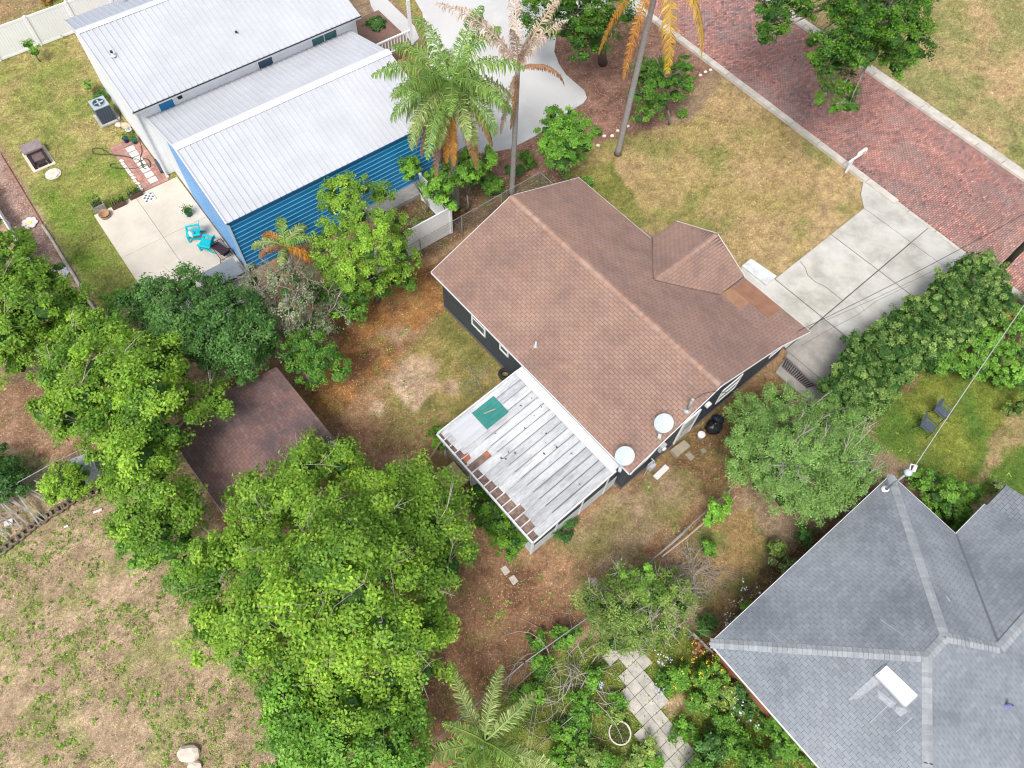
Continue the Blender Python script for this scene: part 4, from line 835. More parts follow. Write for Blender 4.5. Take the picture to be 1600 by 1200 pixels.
#@@SHED
# ================================================================ shed
SH = thing('shed', 'old shed with a stained red brown shingle roof under the trees', 'shed', 'h', (-16, 1))
su0, su1, sv0, sv1 = -18.2, -13.75, -1.55, 3.5; sr = (sv0+sv1)/2; zs, zsr = 2.25, 2.75
shm = mat('shed_shingle', (.20,.12,.11), (.11,.085,.09), .6, .95, .5, 100, .12, fr='h', stretch=(1.2,.35,1), grain=.25, gscale=50, c3=(.24,.145,.125), s3=.7, lo=.4, hi=.6)
fa1 = [(su0,sv1,zs),(su0,sr,zsr),(su1,sr,zsr),(su1,sv1,zs)]; fa2 = [(su0,sv0,zs),(su1,sv0,zs),(su1,sr,zsr),(su0,sr,zsr)]
sdk = MB().slab(pk(fa1), .08).slab(pk(fa2), .08).build('roof', deck, SH)
R = Roof(); R.plane(fa1, fa1[0], fa1[3]); R.plane(fa2, fa2[0], fa2[1]); R.finish(shm, sdk, 'h', 300)
swm = mat('shed_wall', (.16,.13,.11), (.11,.09,.08), 3, .9)
MB().box(su0+.3, su1-.3, sv0+.3, sv1-.3, 0, zs-.02).build('wall', swm, SH)
MB().bar((su0-.01,sv0,zs-.05),(su0-.01,sr,zsr-.05),.02,.1).bar((su1+.01,sv0,zs-.05),(su1+.01,sr,zsr-.05),.02,.1).bar((su1+.01,sr,zsr-.05),(su1+.01,sv1,zs-.05),.02,.1).bar((su0,sv0-.01,zs-.05),(su1,sv0-.01,zs-.05),.02,.1).build('fascia', mat('grey_white_board', (.5,.5,.5)), SH)
#@@FENCES
# ================================================================ fences
pvc = mat('white_vinyl', (.88,.89,.90), (.84,.85,.86), 1, .45, grain=.02)
def vinyl(label, fr, a, b, h=1.85, bay=2.4):
    a, b = Vector((*a, 0)), Vector((*b, 0)); t = thing('vinyl_fence', label, 'fence', fr, (a.x, a.y)); L = (b-a).length; d = (b-a)/L; n = max(1, round(L/bay)); s = L/n
    for i in range(n+1):
        p = a+d*(i*s); MB().obox((p.x,p.y,(h+.04)/2), (.13,.13,h+.04), math.atan2(d.y,d.x)).build('post', pvc, t)
        MB().lathe([(.10,h+.04),(.10,h+.07),(0,h+.12)], (p.x,p.y,0), 4).build('post_cap', pvc, t)
        if i < n:
            q_ = a+d*((i+1)*s); o = d*.07
            mb = MB(); m_ = int((s-.14)/.15)
            for j in range(m_):
                x0, x1 = p+o+d*((s-.14)*j/m_+.003), p+o+d*((s-.14)*(j+1)/m_-.003); mb.bar(x0+Vector((0,0,h/2)), x1+Vector((0,0,h/2)), .03, h-.1)
            mb.build('panel', pvc, t); MB().bar(p+o+Vector((0,0,h-.03)), q_-o+Vector((0,0,h-.03)), .05, .13).bar(p+o+Vector((0,0,.08)), q_-o+Vector((0,0,.08)), .05, .13).build('rail', pvc, t)
    return t
vinyl('tall white vinyl fence behind the left lawn at the top of the photo', 'n', (-47.85, -12), (-47.85, 17))
vinyl('white vinyl fence panels facing the brown roofed house', 'n', (-21.62, 9.1), (-21.62, 13.95))
vinyl('short white vinyl fence return running towards the blue wall', 'n', (-24.35, 14.02), (-21.78, 14.02))
lf = [tuple(PF('n', *q)[:2]) for q in ((-70,215),(78,455))]; vinyl('low white vinyl fence edging the gravel bed at the left', 'n', lf[0], lf[1], h=.95)
steel = mat('galvanised_wire', (.36,.37,.38), (.26,.27,.28), 5, .5, metal=.3, grain=.1)
def chain(label, fr, pts, h=1.2, step=2.4, sp=.11, m=None, wires=True):
    m = m or steel; pts = [Vector((p[0], p[1], 0)) for p in pts]; t = thing('chain_link_fence', label, 'fence', fr, (pts[0].x, pts[0].y)); wm_ = MB()
    for a, b in zip(pts[:-1], pts[1:]):
        L = (b-a).length; d = (b-a)/L; n = max(1, round(L/step))
        for i in range(n+1): p = a+d*(L*i/n); MB().tube([p, p+Vector((0,0,h+.05))], .03, 6).build('post', m, t)
        MB().tube([a+Vector((0,0,h)), b+Vector((0,0,h))], .019, 6).build('rail', m, t)
        if wires:
            x = -h
            while x < L:
                for s_ in (0, 1):
                    x0, x1 = max(x, 0), min(x+h, L)
                    if x1 <= x0: continue
                    z0_, z1_ = (x0-x), (x1-x)
                    if s_: z0_, z1_ = h-z0_, h-z1_
                    A_, B_ = a+d*x0+Vector((0,0,z0_)), a+d*x1+Vector((0,0,z1_)); w_ = Vector((0,0,.005)); wm_.add([A_-w_, B_-w_, B_+w_, A_+w_], [(0,1,2,3)])
                x += sp
    if wires: o = wm_.build('wire_mesh', m, t); o['kind'] = 'stuff'
    return t
chain('chain link fence running beside the brown roofed house with a corner', 'n', [(-21.3,9.3),(-21.35,19.55),(-20.1,19.6)], 1.2)
chain('grey chain link fence along the side yard down to the small palm', 'h', [(-2.0,15.2),(-2.05,6.9),(-2.4,3.9),(-2.5,-1.5)], 1.0)
LFz = chain('leaning chain link fence at the left edge above the log edging', 'n', [(-20.45,-11.5),(-20.4,-6.75),(-20.3,-5.6)], 1.2)
slat = mat('grey_slat', (.33,.33,.30), (.20,.20,.18), 5, .9)
SL = thing('slat_pile', 'pile of grey wooden slats lying against the left chain link fence', 'slats', 'n', (-19.8, -8.5)); rr = random.Random(3)
for i in range(24):
    v = -10.9+i*.19+rr.uniform(-.12, .12); MB().bar((-20.25,v,.8+rr.uniform(-.3,.25)), (-19.2+rr.uniform(-.35,.35),v+rr.uniform(-.1,.6),.04), rr.uniform(.03,.07), .02).build('slat', slat, SL)
# corrugated/grey sheet
a_ = P(135,732,.5); MB().obox((a_.x,a_.y,.45),(1.0,.9,.9),.5).top('water_tank', mat('grey_tank', (.30,.33,.38), None, rough=.6), 'w', 'grey box standing half under the large left tree', 'box')
# log edging / tyre row
tm_ = mat('old_log', (.20,.16,.115), (.13,.10,.075), 5, .95, .5, 30, .15, grain=.25)
pts = [(5,860),(14,853),(24,845),(33,838),(43,830),(51,824),(60,817),(69,811),(77,805),(86,800),(95,795),(103,790),(112,783),(120,776),(127,778),(139,774),(148,769)]
for i, q_ in enumerate(pts):
    p = P(*q_); R_ = random.uniform(.17, .22); mb = MB(); mb.lathe([(R_*.55,.0),(R_,.0),(R_*1.02,.07),(R_*.93,.12),(R_*.6,.11),(R_*.55,.02)], (0,0,0), 12, Matrix.Rotation(random.uniform(-.15,.15), 3, 'X')); mb.v = [(v[0]+p.x, v[1]+p.y, v[2]) for v in mb.v]
    mb.top('edging_ring', tm_, 'w', 'brown scalloped edging ring in the curved row across the dirt lot', 'edging', 'edging rings across the dirt lot', True)
def rock(px, py, r, label, m, name='rock', cat='rock', flat=.5, sd=1, group=None): p = P(px, py); return MB().blob((p.x, p.y, r*flat*.35), (r, r*.75, r*flat), sd, 2).top(name, m, 'w', label, cat, group)
pr_ = mat('pale_rock', (.66,.56,.47), (.55,.46,.38), 6, .9, .4, 20)
rock(296,1177,.42,'pale cream rock on the dirt near the bottom edge, the larger one', pr_, sd=2); rock(305,1197,.25,'smaller pale rock cut by the bottom edge beside the cream rock', pr_, sd=3)
wt = mat('white_scrap', (.75,.74,.74), None)
def scrap(px, py, w_, d_2, label, m=wt, rz=.5, name='scrap_paper', cat='litter', h=.04): p = P(px, py); return MB().obox((p.x,p.y,h/2+.01),(w_,d_2,h),rz).top(name, m, 'w', label, cat)
scrap(14,817,.34,.24,'white scrap sheet beside the plank at the left edge'); scrap(153,799,.34,.08,'thin white scrap on the dirt near the tree'); scrap(104,823,.16,.06,'small white scrap alone on the dirt below the edging')
a_, b_ = P(-10,820), P(28,802); MB().bar((a_.x,a_.y,.05),(b_.x,b_.y,.05),.09,.07).top('plank', mat('weathered_plank', (.42,.31,.25), (.28,.2,.16), 5), 'w', 'weathered brown plank lying on the dirt at the left edge', 'plank')
poly_top('stepping_stone', ((782,888),(790,883),(797,893),(789,899)), .04, mat('pale_paver', (.55,.50,.46), (.42,.38,.34), 5), 'h', 'broken pale paver on the leaves below the patio cover, upper one', 'stone')
poly_top('stepping_stone', ((795,903),(803,898),(810,908),(802,914)), .04, mat('pale_paver', (.55,.50,.46)), 'h', 'pale paver on the leaves below the patio cover, lower one', 'stone')
poly_top('stone_slab', ((922,903),(930,902),(940,912),(950,924),(955,938),(944,934),(930,922),(924,912)), .05, mat('tan_slab', (.48,.40,.33), (.38,.31,.26), 4), 'h', 'curved tan stone slab beside the side yard shrubs', 'stone')
# low brick/dark edge strip running from patio cover
a_, b_ = PF('h',856,845), PF('h',950,925)
# rail strip of bamboo/wood poles in side yard
pole = mat('bare_pole', (.48,.38,.30), (.38,.30,.24), 5)
for i, (a, b) in enumerate((((1030,866),(1080,820)),((1034,870),(1112,806)),((1130,795),(1150,775)))):
    p, q_ = P(*a, .25), P(*b, .35); MB().tube([p, (p+q_)/2+Vector((.05,0,.03)), q_], .035, 6).top('fallen_pole', pole, 'w', ['thin bare pole lying along the side yard fence, outer one','longer bare pole lying along the side yard fence, inner one','short bare pole by the feathery tree'][i], 'pole')
# iron railing by the driveway corner
irn = mat('dark_iron', (.03,.028,.03), None, rough=.5); IR = thing('iron_railing', 'dark slatted railing lying across the soil beside the driveway', 'railing', 'h', (-4.2, 21.6))
tq = [PF('h', *q, .5) for q in ((1228,558),(1275,603))]; tw = [PF('h', *q, .1) for q in ((1222,572),(1262,606))]
A_, B_ = tq; C_, D_ = tw; MB().bar(A_, B_, .07, .06).bar(C_, D_, .06, .05).build('rail', mat('grey_rail', (.17,.14,.14)), IR)
for i in range(15):
    t = (i+.5)/15; MB().bar(A_.lerp(B_, t), C_.lerp(D_, t), .045, .04).build('slat', irn, IR)
# wooden rail at the grey house corner
WR = thing('wooden_rail', 'short weathered wooden rail joined to the grey roofed house corner', 'railing', 'g', (1.2, 8.2)); A_, B_ = PF('g',1083,990,.7), PF('g',1116,1022,.7); C_, D_ = A_+Vector((-.28,0,-.15)), B_+Vector((-.28,0,-.15))
MB().bar(A_, B_, .07, .05).bar(C_, D_, .07, .05).build('rail', slat, WR)
for i in range(7): t = (i+.5)/7; MB().bar(A_.lerp(B_, t), C_.lerp(D_, t), .04, .03).build('rung', slat, WR)
for p in (A_, B_): MB().box(p.x-.03, p.x+.03, p.y-.03, p.y+.03, 0, p.z).build('post', slat, WR)
#@@PROPS
# ================================================================ yard things
# air conditioner
a_ = PF('n', 168, 186); AC = thing('air_conditioner', 'round top grey air conditioner unit on a concrete pad by the white wall', 'air conditioner', 'n', (a_.x, a_.y))
au, av = a_.x, a_.y
MB().box(au-.62, au+.55, av-.55, av+.6, 0, .09).build('pad', conc, AC)
acd = mat('ac_dark', (.035,.045,.065), None, rough=.5, grain=.1); aci = mat('ac_frame', (.33,.40,.44), None, rough=.5)
MB().box(au-.40, au+.40, av-.40, av+.40, .1, 1.06).build('body', acd, AC)
fn = MB()
for i in range(14): z = .16+i*.064; fn.box(au-.415, au+.415, av-.415, av+.415, z, z+.012)
fn.build('louver', mat('ac_louver', (.10,.13,.17), None, rough=.5), AC)
MB().box(au-.43, au+.43, av-.43, av+.43, .1+.96, 1.12).build('lid', aci, AC)
MB().lathe([(.34,1.125),(.34,1.15),(.30,1.155),(.30,1.127)], (au,av,0), 24).build('ring', mat('ac_ring', (.22,.27,.30)), AC); gl_ = MB().lathe([(.30,1.13),(0,1.131)], (au,av,0), 24).build('fan_well', acd, AC)
fb_ = MB()
for i in range(4): t = i*math.pi/2; fb_.obox((au+.14*math.cos(t), av+.14*math.sin(t), 1.139), (.24,.09,.008), t, .2)
fb_.lathe([(.06,1.13),(.06,1.165),(0,1.17)], (au,av,0), 12).build('fan', aci, AC)
MB().tube([(au+.4,av+.3,.4),(au+.62,av+.35,.3),(au+.7,av+.5,.15),(au+.55,av+.75,.5)], .025, 6).build('hose', cbl, AC)
# garden hose, coiled
hz_ = P(232,262); hose = mat('garden_hose', (.06,.07,.05), None, rough=.5, grain=.1)
hp = [(219,222),(222,236),(219,246),(220,253),(205,247),(190,243),(165,241),(148,240),(144,235),(150,231),(162,234),(176,242),(200,245),(215,249),(222,255),(227,262),(235,260),(232,250),(224,248),(221,254),(224,262),(232,264),(230,257),(222,258),(212,263),(195,263),(180,262),(172,260),(174,256),(182,256)]
P3 = [P(*q, .03+.02*(i % 3)) for i, q in enumerate(hp)]; sm_ = []
for i in range(len(P3)-1):
    a, b, c, d = P3[max(i-1,0)], P3[i], P3[i+1], P3[min(i+2,len(P3)-1)]
    for t in (0, .25, .5, .75): sm_.append(.5*((2*b)+(c-a)*t+(2*a-5*b+4*c-d)*t*t+(3*b-a-3*c+d)*t**3))
MB().tube(sm_, .024, 6).top('garden_hose', hose, 'w', 'dark garden hose looped over the lawn and brick strip', 'hose', smooth=True)
# downspout splash / black box by the white corner
a_ = PF('n', 251, 262); MB().obox((a_.x,a_.y,.12),(.95,.26,.24),-.1,0,.06).top('splash_tray', mat('charcoal_plastic', (.06,.07,.08), None, rough=.5), 'n', 'dark grey plastic tray at the foot of the white downspout', 'tray')
# leaf helper --------------------------------------------------------
def potted(px, py, col, label, r=.16, h=.28, lc=None, spread=.3, n=60, name='potted_plant'):
    p = P(px, py); t = thing(name, label, 'potted plant', 'w', (p.x, p.y)); m_ = mat('pot_%d' % int(col[0]*1e4+col[2]*1e3), col, None, rough=.35, grain=.05)
    MB().lathe([(0,.0),(r*.7,0),(r,h),(r*1.08,h),(r*1.08,h+.03),(r*.9,h+.03),(r*.85,h-.03),(0,h-.03)], (p.x,p.y,0), 18).build('pot', m_, t, True)
    C = rdir(n, .9)*rng.uniform(.3, 1, (n, 1))*spread+np.array((0, 0, h+.05)); Nn = unit(rdir(n, .6)); v, q_ = leaves(C, Nn, rng.uniform(.10, .2, n), rng.uniform(.03, .06, n))
    npmesh('foliage', v, q_, lc or LG, t, np.repeat(rng.random(n), 4)); return t
LG = leafmat('leaf_fresh', (.04,.12,.015), (.16,.30,.03))
potted(199,222,(.02,.05,.20),'plant in a cobalt blue pot on the brick strip'); potted(212,224,(.01,.16,.12),'plant in a teal green pot on the brick strip'); potted(204,209,(.62,.62,.62),'pale grey empty looking pot behind the blue one', n=8, spread=.1)
potted(297,337,(.01,.10,.05),'spiky plant in a dark green pot alone on the patio', .19, .34, spread=.42, n=90)
p = P(198,199); MB().blob((p.x,p.y,.1),(.28,.2,.18),5,2).top('ornament', mat('orange_stone', (.62,.38,.18), (.5,.5,.45), 6), 'w', 'orange and cream garden ornament beside the air conditioner', 'ornament'); p = P(186,197); MB().blob((p.x,p.y,.08),(.2,.16,.13),6,2).top('rock', mat('cream_stone', (.62,.55,.45)), 'w', 'cream stone by the corner of the air conditioner pad', 'rock')
# smoker / fire pit
a_ = PF('n', 62, 250); FP = thing('fire_pit', 'brown brick fire pit with a slab top on the left lawn', 'fire pit', 'n', (a_.x, a_.y)); fu, fv = a_.x, a_.y; fbm_ = mat('pit_brown', (.17,.115,.11), (.12,.085,.08), 4, .8, grain=.12); fbd = mat('pit_dark', (.035,.025,.028), None)
MB().box(fu-.85, fu-.30, fv-.42, fv+.42, .0, .42).build('back_block', fbm_, FP); MB().box(fu-.92, fu-.22, fv-.5, fv+.5, .42, .52).build('slab_top', mat('pit_top', (.26,.21,.22), (.20,.16,.17), 5), FP)
MB().box(fu-.30, fu+.62, fv-.44, fv-.30, 0, .32).build('side_wall', fbd, FP); MB().box(fu-.30, fu+.62, fv+.30, fv+.44, 0, .32).build('side_wall', fbd, FP); MB().box(fu-.28, fu+.30, fv-.29, fv+.29, .05, .24).build('hearth', fbm_, FP); MB().box(fu+.38, fu+.60, fv-.22, fv+.22, .02, .2).build('grate', fbd, FP)
MB().box(fu-.95, fu+.75, fv-.6, fv+.6, -.02, .03).build('stone_border', mat('cream_stone', (.62,.55,.45)), FP)
def flower(px, py, r, label, cp, cc_, n=6, fr='w', base=None, h=.03):
    p = P(px, py); t = thing('stone_flower', label, 'stone flower', 'w', (p.x, p.y))
    if base: MB().lathe([(0,.015),(r*1.15,.015),(r*1.15,0)], (p.x,p.y,0), 20).build('disc', base, t)
    for i in range(n):
        a = i*2*math.pi/n+.3; mb = MB(); c = Vector((p.x+.62*r*math.cos(a), p.y+.62*r*math.sin(a), h)); mb.lathe([(0,0),(r*.36,0),(r*.36,.03),(r*.3,.045),(0,.05)], c, 9); mb.build('petal', cp, t)
    MB().lathe([(0,0),(r*.28,0),(r*.28,.05),(0,.06)], (p.x,p.y,h), 12).build('centre', cc_, t); return t
yel = mat('yellow_paint', (.80,.68,.22), None); ppk = mat('pink_stone', (.78,.60,.62), (.70,.66,.66), 8); pwh = mat('white_petal', (.74,.68,.66), (.62,.52,.50), 10)
flower(83,272,.36,'pink and white stone flower at the foot of the fire pit', ppk, yel, 6, base=mat('cream_stone', (.62,.55,.45)))
flower(47,349,.42,'white petalled stone flower in the gravel, the upper one', pwh, yel, 7)
flower(93,428,.48,'lilac stone flower in the gravel near the fence end', mat('lilac_stone', (.52,.48,.66), (.66,.64,.70), 7), yel, 8)
# log edging along gravel
pts = [(66,352),(80,373),(92,393),(104,413),(115,430),(128,452),(140,472),(151,490)]
for a, b in zip(pts[:-1], pts[1:]):
    p, q_ = P(*a, .06), P(*b, .06); MB().tube([p, q_], .075, 8).top('edging_log', mat('pale_log', (.58,.52,.44), (.42,.37,.31), 5, .9), 'w', 'pale log in the line edging the gravel bed', 'log', 'logs edging the gravel bed', True)
rail = MB(); p, q_ = P(0,240,.03), P(66,350,.03); rail.bar(p, q_, .05, .06).top('edging_strip', mat('red_edging', (.35,.16,.12)), 'w', 'thin red brown strip between the lawn and gravel bed', 'edging')
# planters on the patio
soil = mat('potting_soil', (.08,.05,.035), None)
def planter(fr, u, v, w_, d2, h, m_, label, rz, n=120, spread=.35):
    p = toW(fr, (u, v)); t = thing('planter_box', label, 'planter', fr, (u, v)); 
    mb = MB(); mb.box(u-w_/2,u+w_/2,v-d2/2,v-d2/2+.04,0,h).box(u-w_/2,u+w_/2,v+d2/2-.04,v+d2/2,0,h).box(u-w_/2,u-w_/2+.04,v-d2/2+.04,v+d2/2-.04,0,h).box(u+w_/2-.04,u+w_/2,v-d2/2+.04,v+d2/2-.04,0,h).build('box', m_, t); MB().box(u-w_/2+.04,u+w_/2-.04,v-d2/2+.04,v+d2/2-.04,0,h-.05).build('soil', soil, t)
    C = np.c_[rng.uniform(-w_/2, w_/2, n), rng.uniform(-d2/2, d2/2, n), rng.uniform(h, h+spread, n)]; vv, q2_ = leaves(C, rdir(n, .8), rng.uniform(.08, .16, n), rng.uniform(.04, .07, n)); npmesh('foliage', vv, q2_, LG, t, np.repeat(rng.random(n), 4)); return t
brb = mat('brown_box', (.10,.06,.045), None, rough=.6)
a_ = PF('n',187,322); planter('n', a_.x, a_.y, .35, .75, .3, brb, 'long brown planter with green plants on the patio edge, lower one', 0); a_ = PF('n',213,307); planter('n', a_.x, a_.y, .35, .7, .3, brb, 'long brown planter with green plants on the patio edge, upper one', 0)
a_ = PF('n',156,326); planter('n', a_.x, a_.y, .5, .6, .4, mat('grey_wire_box', (.35,.34,.32), (.25,.24,.22), 9), 'grey weathered planter at the patio corner', 0)
p = P(166,339); hb = thing('barrel_planter', 'half round wooden barrel tub at the patio corner', 'barrel', 'w', (p.x, p.y)); MB().lathe([(0,0),(.24,0),(.28,.3),(.25,.3),(.22,.1),(0,.1)], (p.x,p.y,0), 18).build('tub', mat('barrel_wood', (.42,.26,.15), (.3,.18,.1), 6), hb, True); MB().lathe([(.285,.24),(.285,.28),(.275,.28)], (p.x,p.y,0), 18).build('hoop', irn, hb)
# checked mat
a_ = PF('n',234,311); CM = thing('checked_cushion', 'black and white checked cushion lying on the patio', 'cushion', 'n', (a_.x, a_.y)); MB().box(a_.x-.28,a_.x+.28,a_.y-.28,a_.y+.28,.05,.13).build('pad', white, CM); ck = MB()
for i in range(4):
    for j in range(4):
        if (i+j) % 2: ck.box(a_.x-.26+i*.13,a_.x-.14+i*.13,a_.y-.26+j*.13,a_.y-.14+j*.13,.13,.134)
ck.build('check', mat('check_grey', (.12,.12,.15)), CM)
# adirondack chairs
turq = mat('turquoise_plastic', (.01,.46,.52), (.01,.42,.48), 2, .4, grain=.03)
def adirondack(px, py, rz, label, pillow=False):
    p = P(px, py); t = thing('adirondack_chair', label, 'chair', 'w', (p.x, p.y), group='turquoise chairs on the patio'); o = (p.x, p.y)
    def L(x, y, z): return (o[0]+x, o[1]+y, z)
    for i in range(5): MB().obox(L(-.2+i*.115,0,.36-i*-.012), (.105,.52,.025), 0, 0, -.10).build('seat_slat', turq, t)
    for i in range(5):
        y = -.22+i*.11; top = .98-.03*abs(i-2)**1.5; a, b = Vector(L(-.25,y*.8,.30)), Vector(L(-.50,y*1.12,top)); MB().bar(a, b, .10, .022, Vector((1,0,0))).build('back_slat', turq, t)
    MB().bar(L(-.40,-.28,.66), L(-.40,.28,.66), .05, .04).build('back_rail', turq, t)
    for s_ in (-1, 1):
        MB().obox(L(-.06,s_*.33,.56), (.68,.12,.03)).build('armrest', turq, t); MB().obox(L(.25,s_*.29,.275), (.09,.04,.55)).build('leg', turq, t); MB().bar(L(.28,s_*.26,.36), L(-.55,s_*.26,.04), .04, .09).build('leg', turq, t)
    if pillow:
        pl_ = MB().blob(L(-.12,0,.50), (.10,.22,.20), 9, 3)
        pl_.top('pillow', mat('pillow_white', (.78,.76,.76), (.6,.58,.6), 14), 'w', 'white patterned pillow on the upper turquoise chair', 'pillow', smooth=True)
    t.rotation_euler = (0, 0, rz); return t
c1 = adirondack(305, 372, math.radians(-160), 'turquoise slatted chair with a white pillow, nearer the potted plant', False)
c2 = adirondack(326, 388, math.radians(170), 'turquoise slatted chair without pillow beside the dark lounger', False)
p = P(303,366,.5); MB().blob((0,0,0), (.09,.2,.19), 9, 3).top('pillow', mat('pillow_white', (.78,.76,.76), (.55,.5,.52), 14), 'w', 'white patterned pillow on the upper turquoise chair', 'pillow', smooth=True)
bpy.data.objects['pillow'].location = (p.x, p.y, .36); bpy.data.objects['pillow'].rotation_euler = (0, .5, math.radians(-160))
# dark folding lounger
a_ = PF('n',350,398); LG2 = thing('lounger', 'folding lounge chair with dark cushion against the blue wall', 'lounger', 'n', (a_.x, a_.y)); fm_ = mat('bronze_frame', (.10,.06,.05), None, rough=.5)
ua, va = a_.x, a_.y
MB().tube([(ua-.75,va-.3,.3),(ua+.5,va-.3,.3),(ua+.5,va+.3,.3),(ua-.75,va+.3,.3),(ua-.75,va-.3,.3)], .022, 6).tube([(ua-.65,va-.3,.3),(ua-.75,va-.45,0)], .02, 6).tube([(ua+.4,va-.3,.3),(ua+.5,va-.45,0)], .02, 6).tube([(ua-.65,va+.3,.3),(ua-.75,va+.4,0)], .02, 6).build('frame', fm_, LG2)
MB().obox((ua-.1,va,.36),(.95,.42,.08),.25).build('cushion', mat('dark_maroon', (.035,.02,.03), None), LG2); MB().obox((ua+.35,va+.1,.55),(.45,.5,.06),.25,0,-.7).build('backrest', mat('dark_maroon', (.035,.02,.03)), LG2)
# grey covered table
a_ = PF('n',352,425,.75); TB = thing('patio_table', 'grey rectangular table top at the end of the patio', 'table', 'n', (a_.x, a_.y)); MB().box(a_.x-.62,a_.x+.55,a_.y-1.25,a_.y+.7,.70,.74).build('tabletop', mat('grey_cover', (.20,.225,.25), (.17,.19,.215), 2, .7), TB); MB().box(a_.x+.55,a_.x+.62,a_.y-1.25,a_.y+.75,.68,.75).build('edge_bar', irn, TB)
for s_, w_ in ((-.5,-1.15),(.45,-1.15),(-.5,.6),(.45,.6)): MB().tube([(a_.x+s_,a_.y+w_,0),(a_.x+s_,a_.y+w_,.7)], .022, 6).build('leg', irn, TB)
# metal garden chairs
mc = mat('blue_grey_mesh', (.085,.11,.16), (.07,.09,.13), 9, .5, grain=.15)
def mchair(px, py, rz, label):
    p = P(px, py); t = thing('metal_chair', label, 'chair', 'w', (p.x, p.y), group='metal chairs on the grass')
    def L(x, y, z): return (p.x+x, p.y+y, z)
    for i in range(7): MB().obox(L(-.22+i*.075,0,.42), (.055,.5,.012)).build('seat_slat', mc, t)
    MB().tube([L(-.26,-.26,.42),L(.28,-.26,.42),L(.28,.26,.42),L(-.26,.26,.42),L(-.26,-.26,.42)], .016, 6).build('seat_frame', mc, t)
    for i in range(6): y = -.2+i*.08; MB().bar(L(-.27,y,.45), L(-.42,y,.86+.03*math.cos(y*5)), .05, .012, Vector((1,0,0))).build('back_slat', mc, t)
    MB().tube([L(-.27,-.25,.45),L(-.40,-.25,.84),L(-.44,0,.92),L(-.40,.25,.84),L(-.27,.25,.45)], .016, 6).build('back_frame', mc, t)
    for s_ in (-1, 1):
        MB().tube([L(.27,s_*.27,.62),L(-.3,s_*.27,.64)], .018, 6).build('armrest', mc, t); MB().tube([L(.27,s_*.27,.62),L(.30,s_*.29,0)], .016, 6).build('leg', irn, t); MB().tube([L(-.27,s_*.25,.45),L(-.42,s_*.28,0)], .016, 6).build('leg', irn, t)
    t.rotation_euler = (0, 0, rz)
mchair(1443, 672, math.radians(-42), 'blue grey metal chair on the grass, the lower one with legs in view'); mchair(1465, 650, math.radians(-52), 'blue grey metal chair on the grass, the upper one by the cable')
# mailbox
a_ = PF('s',1333,262); MX = thing('mailbox', 'white mailbox on a white arm post at the kerb near the driveway', 'mailbox', 's', (a_.x, 34.45)); mu = a_.x
MB().box(mu-.05,mu+.05,34.28,34.38,0,1.05).build('post', white, MX); MB().bar((mu,33.95,1.0),(mu,35.25,1.0),.10,.09).build('arm', white, MX)
mb = MB(); n_ = 10; pr2 = [(-.10,0),(.10,0)]+[(.10*math.cos(t),.14+.10*math.sin(t)) for t in np.linspace(0, math.pi, n_)]; m_ = len(pr2)
mb.add([(mu+x,34.72,1.06+z) for x, z in pr2]+[(mu+x,35.27,1.06+z) for x, z in pr2], [tuple(range(m_)), tuple(range(m_,2*m_))[::-1]]+[(i,m_+i,m_+(i+1)%m_,(i+1)%m_) for i in range(m_)]); mb.build('box', white, MX)
MB().box(mu-.085,mu+.085,35.272,35.285,1.07,1.26).build('door', dishm, MX); MB().box(mu+.105,mu+.115,34.85,35.05,1.2,1.28).build('flag', mat('flag_red', (.4,.05,.04)), MX)
# utility pole and wires
pp = P(1549, 436); UP = thing('utility_pole', 'dark wooden utility pole rising behind the long hedge', 'utility pole', 'w', (pp.x, pp.y)); pz = mat('creosote_wood', (.085,.085,.06), (.055,.055,.04), 2, .9, .4, 12)
MB().tube([(pp.x,pp.y,0),(pp.x,pp.y,5),(pp.x,pp.y,9.2)], [.16,.145,.12], 12).build('pole', pz, UP, True)
MB().bar((pp.x-.9,pp.y+.2,8.5),(pp.x+.9,pp.y-.2,8.5),.1,.12).build('crossarm', pz, UP)
def wire(a, b, sag, label, m_, r=.014, n=16):
    a, b = Vector(a), Vector(b); pts = [a.lerp(b, i/n)-Vector((0,0,sag*4*(i/n)*(1-i/n))) for i in range(n+1)]; return MB().tube(pts, r, 5).top('overhead_cable', m_, 'w', label, 'cable')
ptop = Vector((pp.x, pp.y, 8.3)); hc = toW('h', (-4.95, 22.2, 2.6))
e2 = P(1600, 478, 6.5); e2b = MASTTOP+(e2-MASTTOP)*1.25
wire(MASTTOP, e2b, .15, 'pale twisted service cable from the grey roof mast up to the right edge', mat('pale_cable', (.38,.39,.37), None, grain=.1), .017)
d1 = P(1600, 330, 7.6); wire(hc, hc+(d1-hc)*1.3, .5, 'upper dark service cable crossing the driveway', cbl, .012); d1 = P(1600, 345, 7.2); wire(hc+Vector((0,0,-.12)), hc+(d1-hc)*1.3, .62, 'lower dark service cable crossing the driveway', mat('grey_cable', (.15,.15,.16), None, grain=0), .010)
